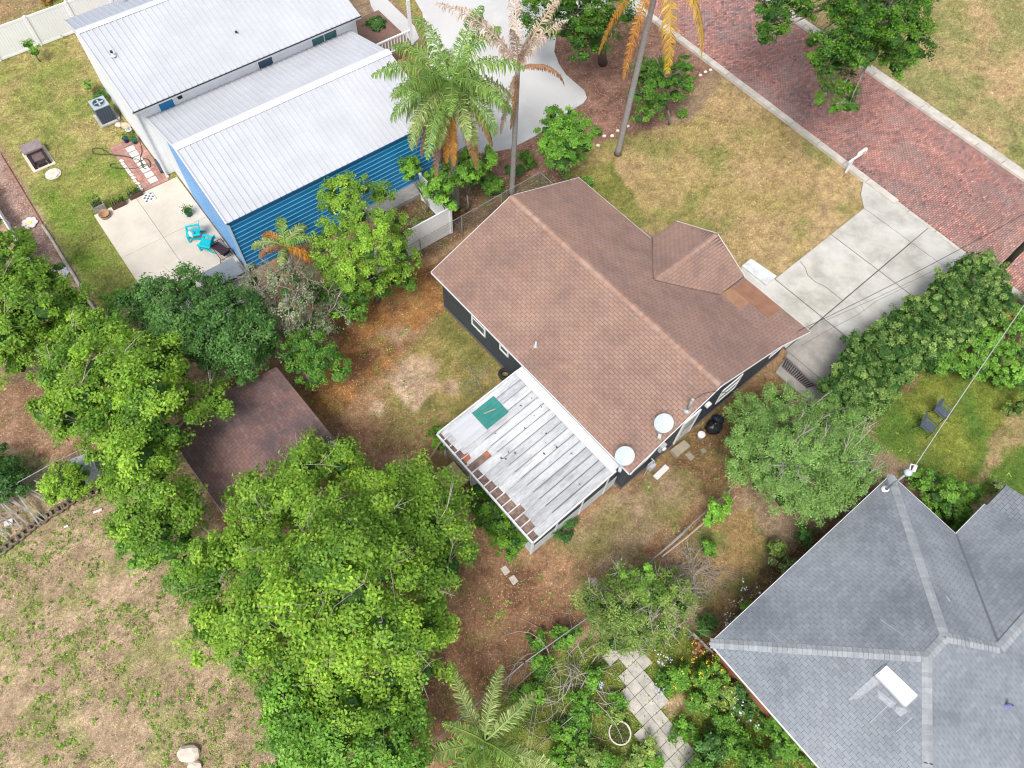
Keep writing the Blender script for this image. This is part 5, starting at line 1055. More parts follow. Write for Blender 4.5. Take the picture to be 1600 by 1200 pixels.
# ring planter beds
for i, (px, py, R_, lb) in enumerate(((967,1146,.40,'round cream rimmed ring planter in the green garden'), (1118,1167,.34,'partly hidden ring planter under the flowering shrubs'))):
    p = P(px, py); t = thing('ring_planter', lb, 'planter', 'w', (p.x, p.y)); MB().lathe([(R_-.05,0),(R_,0),(R_+.02,.28),(R_-.03,.28),(R_-.05,.05)], (p.x,p.y,0), 24).build('rim', mat('cream_rim', (.62,.58,.46), (.5,.46,.38), 5), t, True); MB().lathe([(0,.2),(R_-.03,.2)], (p.x,p.y,0), 24).build('soil', soil, t)
    n_ = 160; a_r = rng.uniform(0, 6.28, n_); q_r = np.sqrt(rng.random(n_))*(R_-.06); C = np.stack([q_r*np.cos(a_r), q_r*np.sin(a_r), rng.uniform(.2, .36, n_)], 1); v, q_ = leaves(C, rdir(n_, 1.5), rng.uniform(.06, .12, n_), rng.uniform(.03, .05, n_)); npmesh('foliage', v, q_, LG, t, np.repeat(rng.random(n_), 4))
# small kerb stones by the palm bed
for i, (px, py) in enumerate(((944,213),(956,213),(965,205),(934,228),(981,198),(1094,118),(1102,113),(1110,110))): rock(px, py, .11, 'small white stone in the edging around the palm mulch bed', mat('white_stone', (.72,.68,.62)), 'edging_stone', 'stone', .8, i, 'white stones edging the mulch bed')
#@@TREES
# ================================================================ vegetation
bark = mat('grey_bark', (.26,.235,.20), (.17,.15,.13), 3, .95, .6, 15, grain=.2); bark_b = mat('brown_bark', (.16,.12,.09), (.11,.085,.065), 3, .95, .6, 15, grain=.2); twig = mat('bare_twig', (.42,.37,.33), (.32,.28,.25), 4, .9)
LM = {
 'lime': leafmat('leaf_lime', (.09,.23,.03), (.41,.66,.08), .46), 'bright': leafmat('leaf_bright', (.08,.23,.035), (.30,.62,.08), .44),
 'dark': leafmat('leaf_dark', (.025,.095,.02), (.14,.32,.07), .28), 'mid': leafmat('leaf_mid', (.06,.19,.03), (.28,.56,.08), .42),
 'oak': leafmat('leaf_oak', (.025,.10,.012), (.20,.44,.035), .3), 'olive': leafmat('leaf_olive', (.11,.18,.05), (.38,.48,.18), .3),
 'yel': leafmat('leaf_yellowgreen', (.11,.21,.045), (.40,.55,.13), .35), 'feather': leafmat('leaf_feathery', (.07,.17,.04), (.28,.48,.13), .4), 'grey': leafmat('leaf_greygreen', (.12,.16,.08), (.38,.42,.25), .25),
 'hedge': leafmat('leaf_hedge', (.03,.115,.018), (.33,.50,.13), .34), 'dead': leafmat('leaf_dead', (.16,.11,.08), (.38,.29,.22), .2), 'orange': leafmat('leaf_orange', (.30,.14,.03), (.60,.32,.06), .3),
 'white': leafmat('petal_white', (.7,.7,.7), (.85,.85,.85), .2), 'yflow': leafmat('petal_yellow', (.7,.45,.02), (.85,.7,.05), .2), 'lilac': leafmat('petal_lilac', (.45,.48,.7), (.75,.78,.85), .2), 'redleaf': leafmat('leaf_red', (.30,.13,.06), (.52,.27,.12), .2)}
def pix_in(poly, n):
    xs = [p[0] for p in poly]; ys = [p[1] for p in poly]; X = rng.uniform(min(xs), max(xs), n); Y = rng.uniform(min(ys), max(ys), n); k = sdist(poly, X, Y); return X, Y, k
def lobes_poly(poly, spacing, zlo, zhi, r, edge=None, n=6000, depthpx=None):
    """fill an outline with clump centres: higher towards the middle, kept inside by roughly their radius"""
    X, Y, D = pix_in(poly, n); edge = spacing*.42 if edge is None else edge; ok = D > edge; X, Y, D = X[ok], Y[ok], D[ok]; out = []; dm = depthpx or max(D.max(), 1); spacing = spacing*(.84 if spacing < 46 else .92); edge = edge*.85
    for x, y, d in zip(X, Y, D):
        sp = spacing*(.75+.5*random.random())
        if all((x-a)**2+(y-b)**2 > sp*sp for a, b, *_ in out):
            out.append((x, y, d))
            if len(out) > 400: break
    L = []
    for x, y, d in out:
        t = min(1, (d-edge)/(dm-edge+1e-6)); zs_ = .12*(zhi-zlo)+.25; z = zlo+(zhi-zlo)*(1-(1-t)**2)+random.uniform(-zs_, zs_)
        p = P(x, y, z); rr_ = r*random.uniform(.75, 1.25); L.append((p.x, p.y, z, rr_))
    return L
DENS, LSZ, LWD = 1.32, 1.09, 1.2
def foliage(L, sub=12, subr=.42, per=60, leaf=.12, flat=.75, droop=.0, base_t=.45, var=.4, up=.45, shell=.55, lw=.5):
    """leaves of all clumps: each clump carries sub-clumps, each sub-clump a loose dome of leaves facing outwards"""
    Cs, Ns, Ts = [], [], []; per = per*1.72
    for x, y, z, r in L:
        k = max(4, int(sub*DENS*(r**2)*random.uniform(.8, 1.2))); d = rdir(k, up); rad = rng.uniform(shell, 1.0, (k, 1))*r
        rad *= (1+.22*np.sin(d[:, :1]*5+x*3)*np.cos(d[:, 1:2]*5+y*3))
        c = np.array((x, y, z))+d*rad*np.array((1, 1, flat)); lt = random.gauss(0, .11)
        st_ = rng.normal(0, var*.36, k)+lt
        m_ = rng.integers(int(per*.5), int(per*1.4), k); ii = np.repeat(np.arange(k), m_); nn = len(ii)
        dd_ = rdir(nn, .3); rr2 = rng.uniform(.1, 1.0, (nn, 1))**.7*(subr*rng.uniform(.55, 1.15, k))[ii][:, None]
        pos = c[ii]+dd_*rr2*np.array((1, 1, .6)); pos[:, 2] -= droop*rr2[:, 0]
        Cs.append(pos); Ns.append(unit(dd_*.35+d[ii]*.55+np.array((0, 0, .45))+rng.normal(0, .38, (nn, 3)))); Ts.append(np.clip(base_t+st_[ii]+rng.normal(0, .12, nn), 0, 1))
    C = np.concatenate(Cs); Nn = np.concatenate(Ns); T_ = np.concatenate(Ts); n = len(C); s_ = leaf*LSZ*rng.uniform(.6, 1.4, n)
    v, q_ = leaves(C, Nn, s_, s_*lw*LWD); return v, q_, np.repeat(T_, 4)
TOTAL = [0]
CORE = mat('shaded_leaf_core', (.05,.12,.02), (.02,.06,.012), 9, .9, .8, 30, grain=.35, gscale=30, lo=.42, hi=.58)  # dark blobs added inside crowns, painted to read as shaded leaves in the gaps
def tree(name, label, cat, base, L, lm, trunk_r=.18, bm=None, group=None, limb=.5, twigs=0, crown_name='crown', bare=0, core=.50, **kw):
    bm = bm or bark; b = P(*base) if len(base) == 2 else Vector((*base[:2], 0)); t = thing(name, label, cat, 'w', (b.x, b.y), group=group); og = np.array((b.x, b.y, 0))
    v, q_, a = foliage(L, **kw); TOTAL[0] += len(q_); o = npmesh(crown_name, v-og, q_, LM[lm], t, a)
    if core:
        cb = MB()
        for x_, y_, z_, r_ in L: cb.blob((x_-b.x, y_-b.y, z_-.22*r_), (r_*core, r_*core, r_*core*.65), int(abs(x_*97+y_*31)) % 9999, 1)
        og_ = ORG[t.name]; cb.v = [(p_[0]+og_[0], p_[1]+og_[1], p_[2]) for p_ in cb.v]; cb.build('shade_core', CORE, t)['kind'] = 'stuff'
    zc = np.mean([l[2] for l in L]); cx, cy = np.mean([l[0] for l in L]), np.mean([l[1] for l in L]); zf = max(.25, zc*.38)
    fork = Vector((b.x*.75+cx*.25, b.y*.75+cy*.25, zf)); mb = MB(); mb.tube([b, b.lerp(fork, .5)+Vector((random.uniform(-.1,.1), random.uniform(-.1,.1), 0)), fork], [trunk_r, trunk_r*.85, trunk_r*.7], 9); mb.build('trunk', bm, t, True)
    br = MB(); sel = random.sample(L, min(len(L), max(3, int(len(L)*limb))))
    for x, y, z, r in sel:
        e_ = Vector((x, y, z+r*.25)); mid = fork.lerp(e_, .5)+Vector((random.uniform(-.4,.4), random.uniform(-.4,.4), random.uniform(0,.5)))*min(1, r); rr_ = trunk_r*.35
        br.tube([fork, mid, e_], [rr_, rr_*.55, rr_*.16], 5)
        for j in range(3):
            d = Vector(rdir(1, .5)[0]); br.tube([e_, e_+d*r*.55, e_+d*r*1.0+Vector(rdir(1)[0])*.2*r], [rr_*.16, rr_*.11, rr_*.05], 4)
    br.build('branch', bm, t, True)
    if bare:
        tw = MB()
        for i in range(bare):
            x, y, z, r = random.choice(L); p = Vector((x, y, z+r*.35)); d = Vector(rdir(1, .3)[0]); 
            p1 = p+d*.6*r; p2 = p1+(d+Vector(rdir(1)[0])*.5)*.5*r; tw.tube([p, p1, p2], [.02, .013, .006], 4)
            for j in range(2): tw.tube([p1, p1+(d+Vector(rdir(1)[0])*.9)*.5*r], [.014, .005], 4)
        tw.build('bare_branch', twig, t, True)['kind'] = 'stuff'
    return t
def bush(name, label, px, py, r, z, lm, n=5, group=None, cat='shrub', **kw):
    p = P(px, py, z*.5); L = [(p.x+random.uniform(-.5,.5)*r, p.y+random.uniform(-.5,.5)*r, z*random.uniform(.45,.8), r*random.uniform(.5,.7)) for _ in range(n)]
    kw.setdefault('sub', 26); kw.setdefault('subr', .2); kw.setdefault('per', 40); kw.setdefault('leaf', .09); b = P(px, py, 0)
    return tree(name, label, cat, (p.x, p.y, 0), L, lm, trunk_r=.05, limb=.6, group=group, **kw)
# T1 large lime tree at the front
poly1 = [(318,830),(345,775),(372,745),(405,712),(436,676),(500,655),(560,690),(620,700),(690,725),(728,740),(745,790),(735,830),(748,880),(735,945),(760,960),(745,1010),(700,1040),(690,1090),(640,1110),(610,1150),(560,1180),(420,1090),(330,1060),(290,1010),(262,930),(270,860)]
L1 = lobes_poly(poly1, 60, 3.8, 8.0, 1.0, 38)+lobes_poly(poly1, 80, 3.0, 6.4, 1.0, 45)
tree('broadleaf_tree', 'largest lime green tree filling the lower centre left', 'tree', (520, 1010), L1, 'lime', .38, core=.42, bare=40, sub=11, subr=.50, per=84, leaf=.108, base_t=.50, var=.5)
poly1b = [(430,1040),(520,1060),(600,1090),(690,1080),(660,1140),(640,1240),(400,1240),(425,1160),(400,1100)]
tree('broadleaf_tree', 'green tree merging with the largest one at the bottom edge', 'tree', (540, 1230), lobes_poly(poly1b, 42, 2.6, 5.0, .8, 14), 'mid', .2, bare=8, sub=13, subr=.4, per=65, leaf=.11, base_t=.62)
# T2 left tree
poly2 = [(30,560),(80,500),(170,480),(250,500),(300,560),(330,600),(375,610),(370,645),(300,650),(285,700),(305,740),(300,800),(285,850),(250,870),(210,840),(150,760),(145,700),(70,690),(30,640)]
tree('broadleaf_tree', 'wide lime green tree at the left beside the brown shed', 'tree', (235, 760), lobes_poly(poly2, 48, 3.6, 6.6, .95, 22)+lobes_poly(poly2, 80, 2.8, 5.4, .9, 34), 'lime', .3, core=.5, bare=22, sub=12, subr=.45, per=84, leaf=.108, base_t=.46, var=.5)
tree('broadleaf_tree', 'low green tree under the large ones in the dirt lot', 'tree', (235, 840), lobes_poly([(165,820),(230,800),(300,830),(330,900),(300,960),(250,890),(190,870)], 34, 1.6, 3.0, .65, 12), 'mid', .12, sub=14, subr=.35, per=60, leaf=.11, base_t=.6)
poly3 = [(-60,330),(-10,352),(40,372),(100,420),(135,455),(150,490),(135,520),(80,545),(30,590),(-60,600)]
tree('broadleaf_tree', 'lime green tree leaning in from the left edge over the gravel bed', 'tree', (-20, 560), lobes_poly(poly3, 42, 2.8, 5.0, .9, 14), 'lime', .22, bare=8, sub=12, subr=.42, per=66, leaf=.12, base_t=.42)
poly4 = [(190,480),(230,440),(290,410),(340,430),(390,450),(440,500),(430,560),(380,590),(330,600),(270,560),(200,510)]
tree('broadleaf_tree', 'dark glossy evergreen tree at the end of the patio', 'tree', (330, 560), lobes_poly(poly4, 38, 2.6, 4.8, .8, 14), 'dark', .22, sub=15, subr=.38, per=70, leaf=.10, base_t=.5, var=.5)
tree('broadleaf_tree', 'thin grey green tree full of dead twigs beside the evergreen', 'tree', (450, 560), lobes_poly([(380,430),(450,410),(520,440),(550,490),(510,520),(440,560),(400,500)], 34, 2.2, 4.0, .7, 10), 'grey', .15, core=.35, bare=80, sub=12, subr=.36, per=36, leaf=.09, base_t=.4)
tree('broadleaf_tree', 'small dark green tree at the corner of the brown shed', 'tree', (480, 600), lobes_poly([(440,520),(490,505),(530,540),(548,590),(500,605),(450,590)], 30, 1.8, 3.4, .6, 10), 'mid', .12, sub=16, subr=.3, per=60, leaf=.09, base_t=.42)
tree('broadleaf_tree', 'young green sapling on the grass next to the patio', 'tree', (175, 492), lobes_poly([(160,460),(185,450),(195,480),(175,500),(160,490)], 18, 1.0, 1.8, .35, 5), 'bright', .05, sub=40, subr=.2, per=40, leaf=.08, base_t=.5)
# T7 in front of the blue building
poly7 = [(495,290),(540,262),(590,265),(640,340),(655,400),(655,435),(600,450),(570,470),(530,475),(480,430),(485,380),(500,340)]
tree('broadleaf_tree', 'bright green tree in front of the blue ribbed wall', 'tree', (590, 470), lobes_poly(poly7, 32, 2.4, 5.6, .62, 14), 'lime', .16, bare=6, sub=20, subr=.32, per=60, leaf=.10, base_t=.55)
tree('broadleaf_tree', 'lower dark foliage tree behind the white vinyl fence end', 'tree', (520, 480), lobes_poly([(480,420),(560,440),(640,420),(650,440),(600,460),(560,490),(540,505),(490,480)], 28, 1.3, 2.8, .55, 8), 'mid', .1, sub=18, subr=.3, per=55, leaf=.09, base_t=.4)
for i, (pl_, bs, lb) in enumerate((([(622,250),(645,245),(665,265),(650,285),(625,280)],(668,330),'small lime clump of young tree against the blue wall'),([(665,265),(700,255),(722,285),(700,320),(668,310)],(700,352),'lime green young tree at the foot of the palm'),([(712,240),(745,228),(770,240),(760,265),(735,290),(712,280)],(728,330),'bright young tree between palm and concrete drive'))):
    tree('young_tree', lb, 'tree', bs, lobes_poly(pl_, 20, 2.3, 3.4, .5, 7), 'bright', .07, sub=26, subr=.26, per=52, leaf=.10, base_t=.62)
# T11, T12 shrubs
tree('broadleaf_tree', 'round green tree between the concrete drive and the gable roof', 'tree', (885, 272), lobes_poly([(838,200),(860,160),(895,158),(920,190),(930,225),(905,262),(860,265),(845,235)], 24, 1.8, 4.0, .62, 9), 'bright', .12, sub=20, subr=.32, per=60, leaf=.10, base_t=.42)
tree('broadleaf_tree', 'multi stemmed green shrub tree on the mulch next to the lawn', 'tree', (1045, 195), lobes_poly([(990,100),(1030,75),(1075,90),(1092,120),(1070,150),(1030,170),(1000,205),(985,180)], 25, 1.8, 3.6, .6, 9), 'bright', .07, bare=14, sub=19, subr=.3, per=55, leaf=.10, base_t=.25)
# oak at top centre and oak over the street
tree('oak_tree', 'dark oak at the top edge above the concrete drive', 'tree', (942, 100), lobes_poly([(800,-60),(990,-60),(990,30),(955,60),(935,100),(910,105),(880,60),(850,75),(815,40)], 30, 3.0, 6.0, .75, 8), 'oak', .3, bark_b, bare=4, sub=15, subr=.38, per=60, leaf=.10, base_t=.28)
L13 = lobes_poly([(1270,-60),(1460,-60),(1455,40),(1450,80),(1405,115),(1370,90),(1320,110),(1280,100),(1300,40)], 30, 6.5, 8.5, .75, 9)+lobes_poly([(1185,-60),(1300,-60),(1265,20),(1230,45),(1195,75),(1180,60)], 28, 6.5, 7.6, .65, 9)+lobes_poly([(1250,60),(1300,45),(1330,90),(1300,120),(1262,100)], 26, 6.2, 7.2, .6, 8)+lobes_poly([(1280,125),(1340,110),(1345,150),(1330,180),(1285,180),(1270,160)], 26, 5.8, 6.6, .5, 9)
tree('oak_tree', 'spreading oak whose branches hang over the brick street', 'tree', (1420, -20), L13, 'oak', .4, bark, bare=26, sub=17, subr=.36, per=58, leaf=.10, base_t=.28, var=.55)
# feathery tree, small limes
tree('feathery_tree', 'wide feathery green tree between the driveway and grey roof', 'tree', (1230, 770), lobes_poly([(1125,690),(1150,640),(1210,605),(1280,620),(1340,640),(1375,700),(1370,755),(1330,770),(1290,810),(1230,800),(1160,760),(1130,730)], 32, 2.4, 4.6, .8, 12), 'feather', .10, core=.4, bare=60, sub=21, subr=.34, per=74, leaf=.075, base_t=.80, var=.3, lw=.42, flat=.6)
bush('small_tree', 'small bright lime tree at the side yard fence', 1118, 800, .62, 2.2, 'bright', 5, cat='tree', base_t=.85, sub=40)
bush('shrub', 'low green shrub below the small bright lime tree', 1108, 858, .4, .9, 'bright', 4, base_t=.35)
# hedge along driveway: one plant mass
polyh = [(1572,412),(1590,450),(1560,500),(1500,540),(1440,570),(1380,640),(1340,660),(1290,640),(1278,600),(1320,550),(1380,500),(1440,455),(1490,410),(1530,388)]
hd = tree('hedge', 'long thick mixed hedge between the driveway and the shaded lawn', 'hedge', (1420, 530), lobes_poly(polyh, 18, 1.6, 2.0, .62, 8), 'hedge', .08, core=.72, sub=26, subr=.22, per=46, leaf=.085, base_t=.36, var=.75, flat=.9)
bush('shrub', 'russet tinted patch of growth on top of the long hedge', 1455, 500, .6, 2.3, 'redleaf', 4, sub=9, per=18, leaf=.07, core=0)
bush('shrub', 'reddish grey flowering part of the hedge near the street', 1520, 470, .8, 2.6, 'dead', 5, sub=12, per=26, leaf=.07)
tree('shrub', 'tall green shrubs behind the hedge at the right edge', 'shrub', (1560, 560), lobes_poly([(1500,500),(1600,468),(1650,490),(1650,620),(1560,600),(1480,590),(1440,585)], 28, 1.0, 2.0, .6, 10), 'mid', .08, sub=22, subr=.28, per=60, leaf=.10, base_t=.6)
bush('shrub', 'orange leaved shrub at the right edge below the hedge', 1578, 590, .5, 1.3, 'orange', 4, sub=14, per=20); bush('shrub', 'yellow green shrub at the right edge beside the shaded lawn', 1590, 640, .7, 1.4, 'yel', 4)
bush('shrub', 'yellow fern like shrub at the right edge beside the pole', 1618, 468, .7, 1.6, 'yel', 5); bush('shrub', 'golden fronded shrub below the utility pole', 1570, 500, .5, 1.8, 'orange', 3, sub=10, per=18)
tree('shrub', 'green shrub row beneath the corner of the grey roof', 'shrub', (1480, 800), lobes_poly([(1420,745),(1460,735),(1530,760),(1520,800),(1495,840),(1450,790)], 24, .8, 1.7, .5, 8), 'mid', .06, sub=24, subr=.24, per=55, leaf=.09, base_t=.6)
bush('shrub', 'pale loose shrub at the foot of the grey roof beside the lawn', 1560, 735+30, .4, .9, 'olive', 4)
# garden at the bottom
tree('feathery_tree', 'yellow green thin leaved tree at the top of the paver path', 'tree', (985, 1010), lobes_poly([(905,930),(960,880),(1010,870),(1060,900),(1090,960),(1060,1000),(1000,1020),(960,1030),(915,970)], 30, 1.6, 3.2, .65, 10), 'yel', .12, core=.35, bare=60, sub=18, subr=.33, per=50, leaf=.075, base_t=.40, lw=.4)
tree('broadleaf_tree', 'leafy green small tree amid the yellow green foliage', 'tree', (1005, 960), lobes_poly([(965,890),(1010,880),(1050,930),(1020,960),(980,940)], 24, 2.2, 3.2, .5, 8), 'mid', .08, sub=22, subr=.28, per=50, leaf=.11, base_t=.75)
SH_ = [(1110,1060,.9,1.5,'mid','rounded green shrub on the right of the paver path'),(1060,1050,.7,1.0,'mid','low green shrub touching the paver path'),(1160,1090,.8,1.4,'dark','dark shrub under the grey eave'),(1230,1160,1.0,1.9,'bright','large bright shrub in front of the grey house wall'),(1180,1190,.9,1.6,'mid','green shrub at the bottom edge near the grey house'),(1280,1200,.8,1.6,'bright','bright shrub cut by the bottom edge below the grey roof'),(1110,1180,.8,1.1,'dark','dark green shrub around the hidden ring planter'),(1130,1130,.6,1.0,'mid','shrub with yellow green tips between the flowers'),
 (905,1100,.7,.8,'bright','bright green ground shrub left of the paver path'),(930,1060,.5,.7,'bright','small bright shrub at the path edge under the thin tree'),(870,1130,.7,.7,'mid','green shrub between small palm and ring planter'),(920,1180,.8,.8,'yel','yellowish shrub at the bottom edge left of the path'),(1000,1180,.6,.6,'yel','yellow green shrub overlapping the paver path edge'),(850,1050,.6,.8,'mid','leafy weed shrub under the dead bush'),(880,1000,.6,.9,'mid','green shrub at the chain link fence above the dead bush'),(960,1120,.4,.35,'yel','low grass clump shrub beside the ring planter'),
 (900,1150,.7,.6,'bright','bright low shrub left of the round ring planter'),(940,1195,.6,.6,'mid','green shrub at the bottom edge under the ring planter'),(880,1190,.7,.7,'bright','bright green shrub at the bottom edge beside the small palm'),(1085,1100,.6,.8,'mid','green shrub right of the bare sandy patch'),(1150,1150,.8,1.2,'mid','full green shrub behind the hidden ring planter'),(1070,1140,.5,.5,'bright','low bright shrub between path and bare patch'),(1040,1065,.5,.6,'mid','small green shrub above the bare sandy patch'),(1205,1125,.7,1.3,'mid','green shrub pressed against the grey eave'),(1130,1090,.7,1.3,'yel','yellow green flowering shrub by the orange leaves'),(1100,1215,.8,1.0,'mid','green shrub cut by the bottom edge right of the path'),(840,1000,.5,.5,'mid','low leafy weeds on the soil side of the chain link fence'),(830,1090,.6,.7,'mid','leafy shrub touching the right fronds of the small palm'),
 (1022,1190,.4,.4,'bright','low green tuft creeping over the lower path edge'),(968,1092,.35,.35,'bright','low green tuft creeping over the upper path edge'),
 (1200,990,.6,.8,'dark','dark leafy shrub beside the grey roof edge'),(1170,960,.5,.7,'mid','narrow leafy shrub along the grey roof edge'),(1240,900,.8,1.6,'olive','pale loose shrub between feathery tree and grey roof'),(1215,860,.5,1.4,'yel','yellow green twiggy shrub left of the grey roof'),(1250,840,.6,1.2,'dark','dark shrub shadowed below the feathery tree')]
for px, py, r, z, lm, lb in SH_: bush('shrub', lb, px, py, r, z, lm, 5, base_t=.5)
def blooms(px, py, r, z, n, lm, label, s_=.07):
    p = P(px, py, z); C = np.array((0, 0, 0))+np.c_[rng.normal(0, r*.5, n), rng.normal(0, r*.5, n), z+rng.normal(0, .12, n)]; k = rng.integers(0, 5, n)
    C = np.repeat(C, 4, 0)+rng.normal(0, s_*.6, (n*4, 3)); v, q_ = leaves(C, rdir(len(C), 1.0), np.full(len(C), s_), np.full(len(C), s_*.8)); o = npmesh('flowers', v, q_, LM[lm], None, np.repeat(rng.random(len(C)), 4)); o.location = (p.x, p.y, 0); stuff(o, label, 'flowers')
TY = P(789,586); MB().lathe([(.17,.0),(.31,.02),(.33,.09),(.31,.17),(.17,.19),(.16,.1),(.17,0)], (TY.x,TY.y,0), 22).top('tire', mat('tire_rubber', (.02,.02,.022), (.035,.035,.035), 8, .7, grain=.1), 'w', 'black tire lying half under the patio cover by the charcoal wall', 'tire', smooth=True)
blooms(1100,1050,.9,1.5,26,'yflow','small yellow flowers on the shrub beside the path'); blooms(1160,1110,.5,1.3,10,'lilac','pale lilac flowers on the dark shrub by the eave'); blooms(1165,950,.8,.9,22,'white','white flowers on the shrubs along the grey roof edge',.09); blooms(1140,975,.4,.7,14,'white','white flowers beside the wooden rail',.09)
blooms(1035,1030,.3,.9,10,'lilac','pale blossoms on the shrub above the path'); blooms(938,1070,.15,.6,8,'lilac','pale blossom at the path edge'); blooms(1028,1082,.2,.7,10,'lilac','small pale blossoms right of the path'); blooms(1095,1012,.35,.7,20,'redleaf','orange red foliage at the grey house corner',.12)
bush('shrub', 'spiky dark green lily clump beside the wooden rail', 1105, 975, .55, .7, 'dark', 3, leaf=.4, lw=.12, per=10, sub=14)
# dead bush
def dead_bush(px, py, r, h, n, label, rad=.02):
    p = P(px, py); t = thing('dead_bush', label, 'shrub', 'w', (p.x, p.y)); mb = MB()
    for i in range(n):
        th, ph = random.uniform(0, 6.28), random.uniform(0, 6.28); q = r*math.sqrt(random.random())*.75; a = Vector((p.x+q*math.cos(ph), p.y+q*math.sin(ph), random.uniform(.05, .35*h)))
        pts = [a]; d = Vector((math.cos(th), math.sin(th), random.uniform(.3, 1.0)))*r*.26; tw_ = random.uniform(-.7, .7)
        for j in range(6):
            d = Matrix.Rotation(tw_, 3, 'Z') @ d; d.z -= r*.09; pts.append(pts[-1]+d)
        for v_ in pts: v_.z = max(.04, v_.z)
        rd = rad*random.uniform(.4, 1.1); mb.tube(pts, [rd*(1-.12*j) for j in range(7)], 4)
        for j in range(2): f_ = random.choice(pts[1:]); mb.tube([f_, f_+Vector((random.uniform(-.4,.4), random.uniform(-.4,.4), random.uniform(0,.2)))], [rd*.5, rd*.15], 4)
    mb.build('branch', twig, t, True)
dead_bush(880, 1070, 1.7, 1.3, 60, 'tangled leafless bush over the chain link fence near the small palm', .024)
dead_bush(1080, 895, 1.1, .6, 90, 'heap of pale dead brush in the side yard', .014); dead_bush(1060, 930, 1.0, .4, 70, 'low pale brush pile below the heap of dead brush', .012)
dead_bush(1280, 470+420, .4, .6, 8, 'bare twigs at the edge of the grey roof', .01)
dead_bush(745, 592, .7, .35, 16, 'small dry twig heap beside the patio cover', .012)
# shrubs beside patio cover
tree('shrub', 'dark yellow green hedge shrubs along the patio cover wall', 'hedge', (790, 830), lobes_poly([(735,745),(770,760),(800,800),(820,840),(822,868),(790,870),(760,830),(735,800)], 24, .7, 1.3, .5, 9), 'oak', .06, sub=26, subr=.24, per=60, leaf=.085, base_t=.45, var=.5)
bush('shrub', 'yellow green shrub by the corner of the patio cover', 697, 690, .75, 1.2, 'oak', 6, base_t=.6); bush('shrub', 'spreading dark green plant right of the patio cover wall', 882, 828, .6, .5, 'dark', 4, leaf=.16, lw=.2, per=24)
bush('shrub', 'green shrub behind the chain link fence corner', 760, 285, .9, 1.1, 'mid', 5, leaf=.16, lw=.25); bush('shrub', 'low green shrub by the gable peak', 915, 290, .5, .8, 'mid', 4); bush('shrub', 'leafy shrub between the dead palm and round tree', 825, 255, .7, .9, 'oak', 5, base_t=.3); bush('shrub', 'dark strap leaved plant near the chain link fence', 800, 268, .6, .7, 'dark', 4, leaf=.35, lw=.12, per=14)
bush('shrub', 'small round shrub under the multi stemmed shrub tree', 1065, 178, .3, .5, 'bright', 3); bush('shrub', 'tiny shrub alone on the palm mulch bed', 932, 206, .3, .4, 'mid', 3); bush('shrub', 'small weed tuft beside the round tree on the mulch', 888, 275, .3, .4, 'yel', 3)
bush('shrub', 'small leafy shrub by the white vinyl fence', 655, 350, .4, .7, 'olive', 4)
tree('shrub', 'dark shrub mass at the left edge above the slat pile', 'shrub', (10, 760), lobes_poly([(-60,700),(0,705),(38,735),(30,770),(-60,800)], 24, .8, 1.6, .55, 8), 'dark', .06, sub=24, subr=.26, per=60, leaf=.09, base_t=.4)
tree('young_tree', 'small rounded lime tree beside the grey slats', 'tree', (105, 765), lobes_poly([(58,750),(80,728),(120,725),(135,750),(115,780),(75,783)], 22, 1.3, 2.3, .5, 9), 'lime', .07, sub=26, subr=.26, per=52, leaf=.09, base_t=.6)
bush('sapling', 'young leafy sapling in front of the tall white vinyl fence', 50, 75, .6, 1.8, 'bright', 4, cat='tree', sub=14, per=26, base_t=.5); bush('shrub', 'yellow green rounded shrub against the white house wall', 143, 135, .5, .9, 'yel', 4, base_t=.8); bush('shrub', 'dark clipped shrub next to the air conditioner', 156, 152, .45, .8, 'dark', 4, base_t=.6)
bush('shrub', 'clipped dark green hedge by the porch railing', 588, 42, .75, .9, 'dark', 8, base_t=.6, sub=40); bush('shrub', 'orange red shrub beyond the tall white fence', 68, -2, .6, .6, 'orange', 3); bush('shrub', 'blue green seedling at the gravel bed end', 135, 497, .35, .5, 'grey', 3)
